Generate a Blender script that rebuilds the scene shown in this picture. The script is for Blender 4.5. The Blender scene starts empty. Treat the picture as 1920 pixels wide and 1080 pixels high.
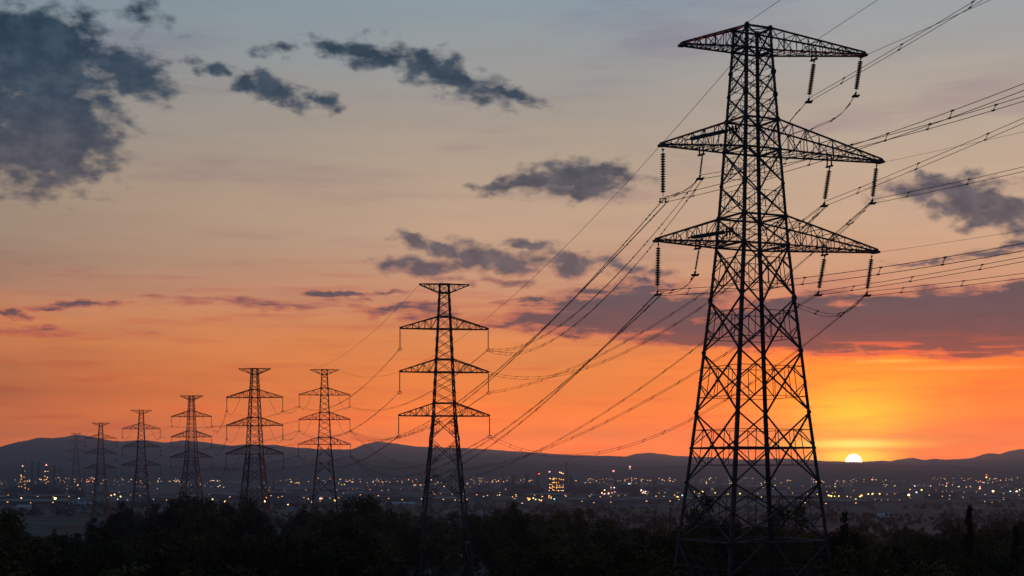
import bpy, math, random
from mathutils import Vector, Matrix
random.seed(11)
R = math.radians
scene = bpy.context.scene

# ------------------------------------------------------------------ camera
FP, YH = 3000.0, 885.0          # focal length and eye-level row of a 1920 px wide frame
cam_data = bpy.data.cameras.new('camera'); cam = bpy.data.objects.new('camera', cam_data)
scene.collection.objects.link(cam); scene.camera = cam
cam.location = (0, 0, 0); cam.rotation_euler = (R(90), 0, 0)
cam_data.sensor_width = 36; cam_data.lens = 36 * FP / 1920
cam_data.shift_y = (YH - 540) / 1920
cam_data.clip_start = 0.5; cam_data.clip_end = 60000

HAZE_D = 1.1e-4
HAZE_TOP, HAZE_FAR = 290.0, 12700.0
EXPO = 0.0
vs = scene.view_settings
vs.view_transform = 'Standard'; vs.look = 'None'; vs.exposure = EXPO; vs.gamma = 1
cy = scene.cycles
cy.max_bounces = 4; cy.diffuse_bounces = 2; cy.volume_bounces = 0; cy.transparent_max_bounces = 4
cy.caustics_reflective = False; cy.caustics_refractive = False

def lin(c):
    f = lambda v: v / 12.92 if v <= .04045 else ((v + .055) / 1.055) ** 2.4
    return tuple(f(v / 255) for v in c)

# ------------------------------------------------------------------ node helper
class NT:
    def __init__(s, tree): s.t = tree; tree.nodes.clear()
    def n(s, kind, **kw):
        nd = s.t.nodes.new(kind)
        for k, v in kw.items(): setattr(nd, k, v)
        return nd
    def put(s, sock, v):
        if isinstance(v, bpy.types.NodeSocket): s.t.links.new(v, sock)
        elif v is not None: sock.default_value = v
    def m(s, op, a, b=None, c=None, clamp=False):
        nd = s.n('ShaderNodeMath', operation=op, use_clamp=clamp)
        for i, v in enumerate((a, b, c)): s.put(nd.inputs[i], v)
        return nd.outputs[0]
    def v(s, op, a, b=None, out=0, scale=None):
        nd = s.n('ShaderNodeVectorMath', operation=op)
        s.put(nd.inputs[0], a)
        if b is not None: s.put(nd.inputs[1], b)
        if scale is not None: s.put(nd.inputs['Scale'], scale)
        return nd.outputs[out]
    def ss(s, x, a, b, o0=0., o1=1., mode='SMOOTHSTEP'):
        nd = s.n('ShaderNodeMapRange', interpolation_type=mode)
        for i, v in enumerate((x, a, b, o0, o1)): s.put(nd.inputs[i], v)
        return nd.outputs[0]
    def mix(s, f, a, b, mode='MIX'):
        nd = s.n('ShaderNodeMix', data_type='RGBA', blend_type=mode)
        s.put(nd.inputs[0], f); s.put(nd.inputs[6], a); s.put(nd.inputs[7], b)
        return nd.outputs[2]
    def noise(s, vec, scale, detail=5, rough=.5, out=0, dim='3D'):
        nd = s.n('ShaderNodeTexNoise', noise_dimensions=dim)
        s.put(nd.inputs['Vector'], vec); s.put(nd.inputs['Scale'], scale)
        s.put(nd.inputs['Detail'], detail); s.put(nd.inputs['Roughness'], rough)
        return nd.outputs[out]
    def comb(s, x, y, z=0.):
        nd = s.n('ShaderNodeCombineXYZ')
        for i, v in enumerate((x, y, z)): s.put(nd.inputs[i], v)
        return nd.outputs[0]
    def ramp(s, f, stops):
        nd = s.n('ShaderNodeValToRGB'); s.put(nd.inputs[0], f)
        e = nd.color_ramp.elements
        while len(e) < len(stops): e.new(1.0)
        for i, (p, c) in enumerate(stops):
            e[i].position = p; e[i].color = (*c, 1)
        return nd.outputs[0]

# ------------------------------------------------------------------ the sky (a function of direction only)
def sky_dir(px, row):           # compass azimuth and elevation of a sighted direction, in radians * 30
    a, e = (px - 960) / FP, (YH - row) / FP
    return math.atan(a) * 30, math.atan(e / math.sqrt(1 + a * a)) * 30
def haze_T(el):                 # how much of the sky gets through the air at this elevation
    L = min(HAZE_FAR, HAZE_TOP / max(math.tan(el), 1e-4))
    return math.exp(-HAZE_D * L)
J = (.085, .062, .088)          # glow of the air itself
def through(c, row):
    el = math.atan((YH - row) / FP); T = haze_T(el)
    return tuple(max(0.0, (a - j * (1 - T)) / T) for a, j in zip(lin(c), J))
ROWS = (880, 835, 800, 750, 700, 650, 600, 550, 500, 450, 400, 300, 200, 100, 0)
LEFT = ((200,108,76),(202,110,76),(192,106,74),(176,100,72),(186,110,74),(200,124,80),(202,130,88),(176,128,104),(162,130,110),(160,136,118),(160,140,122),(154,140,128),(146,142,138),(134,144,150),(122,142,154))
MID = ((250,122,62),(250,124,62),(246,124,64),(238,127,66),(230,130,70),(222,134,80),(212,138,94),(202,144,112),(196,152,124),(194,158,132),(190,160,136),(176,158,140),(163,153,144),(152,154,154),(140,154,162))
RIGHT = ((255,118,46),(255,124,44),(252,122,40),(252,124,38),(248,126,46),(244,122,58),(224,134,96),(210,146,112),(206,156,124),(204,164,134),(200,166,140),(190,167,146),(177,163,150),(162,160,158),(152,160,165))
world = bpy.data.worlds.new('World'); scene.world = world; world.use_nodes = True
w = NT(world.node_tree)
tc = w.n('ShaderNodeTexCoord').outputs['Generated']
d = w.v('NORMALIZE', tc)
sep = w.n('ShaderNodeSeparateXYZ'); w.put(sep.inputs[0], d)
dx, dy, dz = sep.outputs
az = w.m('MULTIPLY', w.m('ARCTAN2', dx, dy), 30.)
el = w.m('MULTIPLY', w.m('ARCSINE', dz), 30.)
E0, E1 = 0.0, 8.6
fel = w.ss(el, E0, E1, mode='LINEAR')
def stops(col):
    return [(max(0, sky_dir(960, r)[1]) / E1, through(c, r)) for r, c in zip(ROWS, col)]
P = w.comb(az, el)
# slow streaks of thin veil, warped
veil = w.noise(w.v('MULTIPLY', P, (.16, .9, 1)), 1.0, 5, .55)
veil2 = w.noise(w.v('MULTIPLY', w.v('ADD', P, (7, 3, 0)), (.35, 2.6, 1)), 1.0, 6, .6)
fe2 = w.m('ADD', fel, w.m('MULTIPLY', w.m('SUBTRACT', veil, .5), .10))
cl, cm, cr = (w.ramp(fe2, stops(c)) for c in (LEFT, MID, RIGHT))
base = w.mix(w.ss(az, sky_dir(0, 800)[0], sky_dir(860, 800)[0], mode='LINEAR'), cl, cm)
base = w.mix(w.ss(az, sky_dir(1060, 800)[0], sky_dir(1640, 800)[0]), base, cr)
lowf = w.ss(el, 1.2, 4.2, 1., .45)
base = w.v('SCALE', base, scale=w.m('ADD', 1., w.m('MULTIPLY', w.m('MULTIPLY', w.m('SUBTRACT', veil2, .5), .4), lowf)))
mauve = w.ss(w.noise(w.v('MULTIPLY', w.v('ADD', P, (11, 5, 0)), (.13, .85, 1)), 1.3, 5, .55), .5, .72)
base = w.mix(w.m('MULTIPLY', mauve, w.ss(el, 1., 3.2)), base, w.v('MULTIPLY', base, (.84, .78, .90)))
# glow round the low sun
SUNPX = (1600.5, 867)
su, sv = sky_dir(*SUNPX)
def blob(cx, cy_, rx, ry):
    q = w.v('MULTIPLY', w.v('SUBTRACT', P, (*sky_dir(cx, cy_), 0)), (100 / rx, 100 / ry, 0))
    r = w.v('LENGTH', q, out=1)
    return w.m('EXPONENT', w.m('MULTIPLY', w.m('MULTIPLY', r, r), -1.))
T0 = haze_T(R(.7))
gy = tuple(max(0, v - j * (1 - T0) * 1.9) / T0 for v, j in zip(lin((255, 178, 8)), J))
go = tuple(max(0, v - j * (1 - T0) * 1.9) / T0 for v, j in zip(lin((255, 140, 30)), J))
base = w.mix(w.m('MULTIPLY', blob(1600, 790, 190, 100), .85), base, (*go, 1))
base = w.mix(w.m('MULTIPLY', blob(1600, 806, 100, 62), w.ss(veil2, .3, .62, .6, 1.)), base, (*gy, 1))
base = w.mix(blob(1590, 833, 110, 7), base, (*(v / T0 for v in lin((255, 196, 50))), 1))
base = w.mix(blob(1600, 858, 62, 16), base, (*(v / T0 for v in lin((255, 214, 50))), 1))
base = w.mix(blob(1600, 832, 55, 7), base, (*(v / T0 for v in lin((255, 222, 90))), 1))
base = w.mix(w.m('MULTIPLY', blob(1890, 793, 75, 14), .5), base, w.v('MULTIPLY', base, (.72, .66, 1.)))
base = w.mix(w.m('MULTIPLY', blob(1900, 738, 80, 16), .4), base, w.v('MULTIPLY', base, (.74, .70, 1.)))
thin = w.noise(w.v('MULTIPLY', w.v('ADD', P, (2, 4, 0)), (.30, 4.2, 1)), 1.5, 5, .55)
base = w.mix(w.m('MULTIPLY', w.ss(thin, .50, .68), w.ss(el, 4.6, 3.2, 0., .75)), base, w.v('MULTIPLY', base, (.93, .74, .80)))
base = w.mix(blob(1665, 677, 60, 3), base, (*(v / .5 for v in lin((255, 158, 52))), 1))
base = w.mix(blob(1790, 690, 110, 4), base, (*(v / .5 for v in lin((255, 140, 48))), 1))
# clouds
wn = w.noise(w.v('MULTIPLY', P, (1.1, 1.3, 1)), 1.6, 5, .6, out=1)
Pw = w.v('ADD', P, w.v('MULTIPLY', w.v('SUBTRACT', wn, (.5, .5, .5)), (.75, .42, 0)))
def field(lst):
    acc = None
    for (cx, cy_, rx, ry, rot, wt) in lst:
        nd = w.n('ShaderNodeMapping', vector_type='TEXTURE')
        w.put(nd.inputs['Vector'], Pw)
        u, v_ = sky_dir(cx, cy_)
        nd.inputs['Location'].default_value = (u, v_, 0)
        nd.inputs['Rotation'].default_value = (0, 0, R(rot))
        nd.inputs['Scale'].default_value = (rx / 100, ry / 100, 1)
        r = w.v('LENGTH', nd.outputs[0], out=1)
        f = w.m('MULTIPLY', w.m('SUBTRACT', 1., r), wt)
        acc = f if acc is None else w.m('MAXIMUM', acc, f)
    return w.m('MAXIMUM', acc, -1.5)
CUM = [(900,484,150,34,-6,1.05),(790,500,110,30,-4,1.0),(1060,488,110,28,-8,1.0),(830,138,190,42,-20,1.12),(700,106,150,28,-12,1.0),(960,180,80,16,-14,1.1),(520,172,95,32,-20,1.15),(1840,388,150,50,-16,1.3),(1770,350,140,32,0,1.2),(80,245,175,140,0,1.7),(235,135,120,60,-18,1.25),(1180,500,70,14,-6,.9),(1230,530,80,12,-6,.8),(60,110,185,120,0,1.7),(105,200,120,110,0,1.15),(215,130,110,50,-15,1.2),(1080,338,150,46,0,1.3),(110,125,170,80,-15,1.1),(20,295,60,60,0,.75),(130,275,85,62,0,.9),(255,140,75,44,-30,.9),(55,155,80,90,0,.9),
  (262,22,85,30,-25,.5),(405,132,62,17,-18,.95),(490,168,105,30,-22,1.05),(590,183,62,25,-8,.95),
  (520,92,60,14,12,.7),(625,92,90,20,-10,.95),
  (1010,335,120,26,8,1.05),(1130,355,90,16,0,.9),(915,350,50,15,0,.8),
  (790,462,68,22,-24,1.05),(990,462,100,18,-4,.95),(1070,502,66,24,-4,1.3),(835,472,70,20,-24,1.2),(950,500,80,22,-6,1.3),(945,528,68,13,-6,.85),(840,522,60,16,0,.8),(1130,488,70,16,-10,.75),(1230,510,60,16,-10,.7),(1170,535,60,14,0,.6),
  (1905,420,90,34,-28,.95)]
STR = [(1180,590,300,46,2,1.5),(1720,605,330,64,3,2.3),(1900,603,200,74,4,2.4),(1420,625,260,34,0,1.5),(165,573,100,11,4,.9),(15,592,60,9,0,.85),(105,580,50,7,0,.6),(640,555,80,9,0,.8),(715,548,60,8,0,.6),(730,580,100,15,0,.85),(800,585,80,22,0,.7),(500,570,300,14,0,.42),(60,620,200,9,0,.4),
  (1010,600,150,18,4,.95),(1130,577,210,42,5,1.2),(1330,636,190,22,0,1.1),(1520,600,240,62,0,1.35),(1960,620,220,62,0,1.3),(1870,655,110,20,-4,1.0),(1150,540,120,20,8,.7),
  (1740,491,90,9,0,.75),(1880,465,110,14,8,.55),(1070,627,60,9,0,.7),(1590,640,150,22,0,1.1),(1000,565,70,9,0,.65)]
f1 = w.noise(w.v('MULTIPLY', P, (.9, 1.6, 1)), 2.5, 7, .52)
d1 = w.ss(w.m('ADD', field(CUM), w.m('MULTIPLY', w.m('SUBTRACT', f1, .5), 2.1)), .0, .80)
f2 = w.noise(w.v('MULTIPLY', w.v('ADD', P, (3, 9, 0)), (.5, 3.0, 1)), 1.9, 8, .6)
d2 = w.ss(w.m('ADD', field(STR), w.m('MULTIPLY', w.m('SUBTRACT', f2, .5), 1.9)), .02, .62)
puff = w.noise(w.v('MULTIPLY', P, (1., 1.4, 1)), 2.1, 7, .6)
CC = [(sky_dir(960, r)[1] / E1, through(c, r)) for r, c in
      ((700,(165,88,72)),(655,(142,82,76)),(620,(116,80,82)),(560,(100,82,88)),(500,(102,90,96)),(350,(84,82,92)),(200,(58,72,88)),(90,(46,63,80)),(0,(36,55,73)))]
cc = w.ramp(w.m('ADD', fel, w.m('MULTIPLY', w.m('SUBTRACT', puff, .5), .05)), CC)
ccs = w.v('SCALE', cc, scale=w.ss(f2, .3, .7, 1.08, .92))
cc = w.v('SCALE', cc, scale=w.ss(puff, .34, .66, 1.13, .87))
cc = w.mix(w.ss(w.m('SUBTRACT', d2, d1), -.2, .3), cc, ccs)
dd = w.m('MAXIMUM', d1, d2)
edge = w.m('MULTIPLY', w.m('MULTIPLY', dd, w.m('SUBTRACT', 1., dd)), 3.4)
hot = w.m('MULTIPLY', edge, w.ss(el, 4.4, 2.2), clamp=True)
sky = w.mix(w.m('MULTIPLY', dd, w.ss(w.m('MAXIMUM', puff, w.m('MULTIPLY', d2, .6)), .30, .60, .90, .98)), base, cc)
sky = w.mix(w.m('MULTIPLY', hot, .42), sky, (*lin((250, 112, 84)), 1))
streak = w.noise(w.v('MULTIPLY', w.v('ADD', P, (5, 8, 0)), (.45, 6.5, 1)), 1.4, 5, .55)
sky = w.mix(w.m('MULTIPLY', w.ss(streak, .50, .62), w.m('MULTIPLY', w.m('ADD', blob(1730, 662, 210, 20), blob(1560, 655, 120, 14), clamp=True), .9)), sky, (*(v * 1.35 for v in lin((252, 104, 52))), 1))
# sun disc
q = w.v('LENGTH', w.v('SUBTRACT', P, (su, sv, 0)), out=1)
disc = w.ss(q, .140, .162, 1., 0.)
# higher up and away from the sunset the sky is dim and blue
high = w.ss(el, 8.5, 24.)
sky = w.mix(high, sky, (.09, .13, .25, 1))
back = w.ss(dy, .88, .1)
sky = w.mix(back, sky, w.mix(w.ss(el, 0., 14.), (.034, .042, .066, 1), (.022, .046, .088, 1)))
sky = w.mix(w.ss(dz, .0, -.02), sky, (.01, .012, .014, 1))
sky = w.mix(disc, sky, (14., 10.5, 6.5, 1))
bg = w.n('ShaderNodeBackground'); w.put(bg.inputs[0], sky); bg.inputs[1].default_value = 1.0
wo = w.n('ShaderNodeOutputWorld'); w.put(wo.inputs[0], bg.outputs[0])
world.cycles.sampling_method = 'MANUAL'; world.cycles.sample_map_resolution = 1024

# ------------------------------------------------------------------ the sun
sun = bpy.data.lights.new('sun', 'SUN'); so = bpy.data.objects.new('sun', sun); scene.collection.objects.link(so)
sun.energy = 1.15; sun.angle = R(.53); sun.color = (1, .24, .10)
saz, sel = math.atan((SUNPX[0] - 960) / FP), R(.6)
sd = Vector((math.sin(saz) * math.cos(sel), math.cos(saz) * math.cos(sel), math.sin(sel)))
so.rotation_euler = sd.to_track_quat('Z', 'Y').to_euler()

# ------------------------------------------------------------------ materials
def mat(name, col, rough=.8, metal=0., var=0., scale=1., spec=.12, trans=0.):
    m = bpy.data.materials.new(name); m.use_nodes = True
    t = NT(m.node_tree)
    b = t.n('ShaderNodeBsdfPrincipled')
    b.inputs['Roughness'].default_value = rough; b.inputs['Metallic'].default_value = metal
    b.inputs['Specular IOR Level'].default_value = spec
    if var:
        co = t.n('ShaderNodeTexCoord').outputs['Object']
        n_ = t.noise(co, scale, 5, .6)
        c = t.mix(t.ss(n_, .3, .7), (*(v * (1 - var) for v in col), 1), (*(min(1, v * (1 + var)) for v in col), 1))
        t.put(b.inputs['Base Color'], c)
    else: b.inputs['Base Color'].default_value = (*col, 1)
    if trans: b.inputs['Transmission Weight'].default_value = trans
    o = t.n('ShaderNodeOutputMaterial'); t.put(o.inputs[0], b.outputs[0])
    return m
def glow(name, col, s):
    m = bpy.data.materials.new(name); m.use_nodes = True
    t = NT(m.node_tree); e = t.n('ShaderNodeEmission')
    e.inputs[0].default_value = (*col, 1); e.inputs[1].default_value = s
    o = t.n('ShaderNodeOutputMaterial'); t.put(o.inputs[0], e.outputs[0])
    m.cycles.emission_sampling = 'NONE'
    return m
M = dict(
    steel=mat('galvanised steel', (.085, .088, .092), .55, .0, .25, 1.5),
    gusset=mat('dark gusset plate', (.06, .062, .065), .6),
    cable=mat('aluminium cable', (.07, .07, .075), .6),
    cap=mat('insulator cap iron', (.05, .05, .05), .6),
    bark=mat('bark', (.07, .055, .04), .9, 0, .3, 3),
    concrete=mat('concrete', (.05, .048, .046), .9, 0, .2, .1),
    wallm=mat('industrial wall', (.16, .17, .18), .8, 0, .2, .05),
    roofm=mat('sheet roof', (.30, .31, .32), .7, 0, .2, .05),
    paleroof=mat('white sheet roof', (.7, .72, .74), .6, 0, .1, .05),
    pipe=mat('pipework steel', (.14, .14, .15), .6, 0, .2, .2),
    redband=mat('red paint', (.35, .04, .03), .7),
    whiteband=mat('white paint', (.6, .6, .6), .7),
    amber=glow('amber lamp', (1, .42, .11), 3.4), warm=glow('warm white lamp', (1, .58, .25), 3.6), bright=glow('bright sodium lamp', (1, .62, .22), 11.),
    lime=glow('yellow green lamp', (.95, .78, .18), 3.6), white=glow('white lamp', (.86, .95, 1), 3.),
    rose=glow('pink lamp', (1, .36, .34), 4.), red=glow('red beacon', (1, .08, .05), 5.), cyan=glow('teal lamp', (.35, .85, .75), 2.4),
    dimamber=glow('dim amber lamp', (1, .50, .20), 2.6), dimwhite=glow('dim white lamp', (1, .66, .40), 2.4),
)
# green glass discs: teal glass that lets some of the sky through
g = bpy.data.materials.new('green insulator glass'); g.use_nodes = True
t = NT(g.node_tree)
a_ = t.n('ShaderNodeBsdfTranslucent'); a_.inputs[0].default_value = (.03, .34, .26, 1)
b_ = t.n('ShaderNodeBsdfPrincipled'); b_.inputs['Base Color'].default_value = (.02, .16, .13, 1); b_.inputs['Roughness'].default_value = .45
mx = t.n('ShaderNodeMixShader'); mx.inputs[0].default_value = .45
t.put(mx.inputs[1], a_.outputs[0]); t.put(mx.inputs[2], b_.outputs[0])
o = t.n('ShaderNodeOutputMaterial'); t.put(o.inputs[0], mx.outputs[0]); M['glass'] = g
def leafmat(name, c1, c2):
    m = bpy.data.materials.new(name); m.use_nodes = True
    t = NT(m.node_tree)
    co = t.n('ShaderNodeTexCoord').outputs['Object']
    n1 = t.noise(co, .45, 3, .5); n2 = t.noise(co, 6., 2, .5)
    f = t.m('ADD', t.m('MULTIPLY', n1, .65), t.m('MULTIPLY', n2, .35))
    c = t.mix(t.ss(f, .38, .62), (*c1, 1), (*c2, 1))
    c = t.v('SCALE', c, scale=t.ss(t.n('ShaderNodeObjectInfo').outputs['Random'], 0., 1., .5, 1.6, 'LINEAR'))
    b = t.n('ShaderNodeBsdfPrincipled'); t.put(b.inputs['Base Color'], c); b.inputs['Roughness'].default_value = .85
    b.inputs['Specular IOR Level'].default_value = .05
    o = t.n('ShaderNodeOutputMaterial'); t.put(o.inputs[0], b.outputs[0])
    return m
M['leaf1'] = leafmat('olive foliage', (.045, .045, .014), (.17, .15, .045))
M['leaf2'] = leafmat('dark green foliage', (.018, .028, .014), (.050, .062, .026))
M['leaf3'] = leafmat('cypress foliage', (.012, .020, .012), (.030, .042, .020))
# ground: fields in strips, scrub and tracks
def groundmat():
    m = bpy.data.materials.new('ground'); m.use_nodes = True
    t = NT(m.node_tree)
    co = t.n('ShaderNodeTexCoord').outputs['Object']
    wv = t.v('ADD', co, t.v('MULTIPLY', t.v('SUBTRACT', t.noise(co, .002, 3, .5, out=1), (.5, .5, .5)), (160, 160, 0)))
    vo = t.n('ShaderNodeTexVoronoi', voronoi_dimensions='2D', distance='CHEBYCHEV'); t.put(vo.inputs['Vector'], wv); vo.inputs['Scale'].default_value = .0042
    hs = t.n('ShaderNodeSeparateColor'); t.put(hs.inputs[0], vo.outputs['Color'])
    fld = t.ramp(hs.outputs[0], [(0, (.025, .07, .08)), (.3, (.035, .10, .09)), (.5, (.03, .08, .10)), (.72, (.06, .17, .11)), (.88, (.04, .10, .13)), (1, (.06, .14, .17))])
    vo2 = t.n('ShaderNodeTexVoronoi', voronoi_dimensions='2D', feature='DISTANCE_TO_EDGE'); t.put(vo2.inputs['Vector'], wv); vo2.inputs['Scale'].default_value = .0042
    fld = t.mix(t.ss(vo2.outputs['Distance'], .02, .05, 1., 0.), fld, (.02, .028, .018, 1))
    wood = t.ss(t.noise(co, .0016, 6, .62), .50, .56)
    fld = t.mix(wood, fld, (.018, .028, .018, 1))
    fine = t.noise(co, .05, 5, .6)
    fld = t.v('SCALE', fld, scale=t.ss(fine, .2, .8, .75, 1.25))
    b = t.n('ShaderNodeBsdfPrincipled'); t.put(b.inputs['Base Color'], fld); b.inputs['Roughness'].default_value = .95
    b.inputs['Specular IOR Level'].default_value = .05
    o = t.n('ShaderNodeOutputMaterial'); t.put(o.inputs[0], b.outputs[0])
    return m
M['ground'] = groundmat()
M['hill'] = mat('wooded hillside', (.030, .036, .028), .95, 0, .5, .002, .02)

# ------------------------------------------------------------------ mesh building
class MB:
    def __init__(s): s.v = []; s.f = []; s.mi = []; s.cur = 0
    def box(s, p, q, w_, h=None, up=None):          # a bar from p to q
        h = h or w_; p = Vector(p); q = Vector(q); d_ = q - p
        if d_.length < 1e-6: return
        d_.normalize(); up = Vector(up) if up else (Vector((0, 0, 1)) if abs(d_.z) < .95 else Vector((0, 1, 0)))
        a = d_.cross(up).normalized() * (w_ / 2); b = d_.cross(a).normalized() * (h / 2)
        i = len(s.v)
        for c in (p, q):
            for k, l in ((1, 1), (-1, 1), (-1, -1), (1, -1)): s.v.append(tuple(c + a * k + b * l))
        for fc in ((0, 1, 2, 3), (7, 6, 5, 4), (0, 4, 5, 1), (1, 5, 6, 2), (2, 6, 7, 3), (3, 7, 4, 0)):
            s.f.append(tuple(i + j for j in fc)); s.mi.append(s.cur)
    def angle(s, p, q, w_, th, d1, d2):             # an L section from p to q, flanges towards d1 and d2
        p = Vector(p); q = Vector(q); ax = (q - p).normalized()
        a = Vector(d1); a = (a - ax * a.dot(ax)).normalized(); b = Vector(d2); b = (b - ax * b.dot(ax)).normalized()
        prof = [(0, 0), (w_, 0), (w_, th), (th, th), (th, w_), (0, w_)]
        i = len(s.v)
        for c in (p, q):
            for (k, l) in prof: s.v.append(tuple(c + a * k + b * l))
        for k in range(6):
            k2 = (k + 1) % 6; s.f.append((i + k, i + k2, i + 6 + k2, i + 6 + k)); s.mi.append(s.cur)
        s.f.append(tuple(i + k for k in range(6))); s.mi.append(s.cur)
        s.f.append(tuple(i + 11 - k for k in range(6))); s.mi.append(s.cur)
    def block(s, x0, x1, y0, y1, z0, z1):
        s.box(((x0 + x1) / 2, (y0 + y1) / 2, z0), ((x0 + x1) / 2, (y0 + y1) / 2, z1), abs(x1 - x0), abs(y1 - y0), up=(0, 1, 0))
    def rings(s, pts, rad, n=8, cap=True):          # tube through points with radii
        pts = [Vector(p) for p in pts]; i0 = len(s.v)
        for k, p in enumerate(pts):
            d_ = (pts[min(k + 1, len(pts) - 1)] - pts[max(k - 1, 0)])
            d_ = d_.normalized() if d_.length > 1e-9 else Vector((0, 0, 1))
            up = Vector((0, 0, 1)) if abs(d_.z) < .9 else Vector((1, 0, 0))
            a = d_.cross(up).normalized(); b = d_.cross(a).normalized()
            r = rad[k] if isinstance(rad, (list, tuple)) else rad
            for j in range(n):
                t_ = 2 * math.pi * j / n
                s.v.append(tuple(p + a * (math.cos(t_) * r) + b * (math.sin(t_) * r)))
        for k in range(len(pts) - 1):
            for j in range(n):
                j2 = (j + 1) % n
                s.f.append((i0 + k * n + j, i0 + k * n + j2, i0 + (k + 1) * n + j2, i0 + (k + 1) * n + j)); s.mi.append(s.cur)
        if cap:
            s.f.append(tuple(i0 + j for j in range(n - 1, -1, -1))); s.mi.append(s.cur)
            e = i0 + (len(pts) - 1) * n; s.f.append(tuple(e + j for j in range(n))); s.mi.append(s.cur)
    def ball(s, c, r, n=8, m_=6, sz=1.):
        c = Vector(c); pts = []; rad = []
        for k in range(m_ + 1):
            a = -math.pi / 2 + math.pi * k / m_
            pts.append(c + Vector((0, 0, math.sin(a) * r * sz))); rad.append(max(math.cos(a) * r, r * .02))
        i0 = len(s.v)
        for p, rr in zip(pts, rad):
            for j in range(n):
                t_ = 2 * math.pi * j / n; s.v.append((p.x + math.cos(t_) * rr, p.y + math.sin(t_) * rr, p.z))
        for k in range(m_):
            for j in range(n):
                j2 = (j + 1) % n
                s.f.append((i0 + k * n + j, i0 + k * n + j2, i0 + (k + 1) * n + j2, i0 + (k + 1) * n + j)); s.mi.append(s.cur)
    def quad(s, a, b, c, d_): 
        i = len(s.v); s.v += [tuple(a), tuple(b), tuple(c), tuple(d_)]; s.f.append((i, i + 1, i + 2, i + 3)); s.mi.append(s.cur)
    def mesh(s, name, mats, smooth=False):
        me = bpy.data.meshes.new(name); me.from_pydata(s.v, [], s.f)
        for m_ in (mats if isinstance(mats, (list, tuple)) else [mats]): me.materials.append(m_)
        me.polygons.foreach_set('material_index', s.mi)
        if smooth: me.polygons.foreach_set('use_smooth', [True] * len(s.f))
        me.update(); return me
    def obj(s, name, mats, parent=None, smooth=False):
        o_ = bpy.data.objects.new(name, s.mesh(name, mats, smooth)); scene.collection.objects.link(o_)
        if parent: o_.parent = parent
        return o_
def tag(o_, label, cat, group=None, kind=None):
    if label: o_['label'] = label
    if cat: o_['category'] = cat
    if group: o_['group'] = group
    if kind: o_['kind'] = kind
    elif cat: o_['kind'] = 'thing'
    return o_
def empty(name, loc, rz=0.):
    o_ = bpy.data.objects.new(name, None); scene.collection.objects.link(o_)
    o_.location = loc; o_.rotation_euler = (0, 0, rz); return o_
def copy_tree(o_, parent=None):
    c = o_.copy(); scene.collection.objects.link(c)
    if parent: c.parent = parent
    for ch in list(o_.children): copy_tree(ch, c)
    return c
def at(px, row, Y): return Vector(((px - 960) / FP * Y, Y, (YH - row) / FP * Y))

# ------------------------------------------------------------------ terrain
def lerp_tab(tab, x):
    if x <= tab[0][0]: return tab[0][1]
    for (a, b), (c, d_) in zip(tab, tab[1:]):
        if x <= c: return b + (d_ - b) * (x - a) / (c - a)
    return tab[-1][1]
def hsh(i, j):
    n_ = (i * 374761393 + j * 668265263) & 0xffffffff
    n_ = ((n_ ^ (n_ >> 13)) * 1274126177) & 0xffffffff
    return ((n_ ^ (n_ >> 16)) & 0xffff) / 65535.0
def vn(x, y):
    i, j = math.floor(x), math.floor(y); fx, fy = x - i, y - j
    fx = fx * fx * (3 - 2 * fx); fy = fy * fy * (3 - 2 * fy)
    a = hsh(i, j) * (1 - fx) + hsh(i + 1, j) * fx; b = hsh(i, j + 1) * (1 - fx) + hsh(i + 1, j + 1) * fx
    return a * (1 - fy) + b * fy - .5
def fbm(x, y, n_=4):
    s = 0; a = 1
    for k in range(n_): s += a * vn(x * 2 ** k + 17 * k, y * 2 ** k); a *= .5
    return s
GZ = [(0, -3.2), (50, -9), (100, -13), (150, -16), (220, -19), (300, -22), (450, -25), (650, -29), (860, -33), (1300, -42), (2200, -50), (99999, -50)]
RIDGE = [(-900,846),(-400,838),(-150,842),(0,838),(31,829),(71,821),(104,820.6),(123,818.5),(137,815),(154,815),(173,819.6),(208,826),(229,828),(254,825),(275,825),(308,830),(342,825),(375,827.5),(400,831),(434,836),(457,833),(515,834),(561,839.5),(601,842),(660,842.5),(682,832.5),(707,828),(737,831),(778,837),(803,838),(870,839.6),(953,845),(1037,851),(1078,853),(1145,855),(1174,856),(1195,850),(1220,849),(1245,851),(1274,855),(1329,856.5),(1375,860),(1407,862),(1453,859),(1479,860),(1518,862),(1552,865),(1616,866),(1637,865),(1653,864),(1668,865),(1682,862),(1712,858),(1735,863),(1751,860),(1770,862),(1807,860.6),(1826,858.5),(1841,853),(1857,849),(1874,851),(1891,845),(1912,842),(1960,840),(2100,846),(2400,838),(2900,850)]
FRONT = [(-900,872),(0,876),(300,872),(500,866),(640,860),(760,866),(1000,868),(1180,874),(1330,872),(1450,868),(1540,869),(1666,869.5),(1720,871.5),(1780,871),(1832,876),(1874,882.5),(1920,889),(2100,890),(2900,880)]
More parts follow.
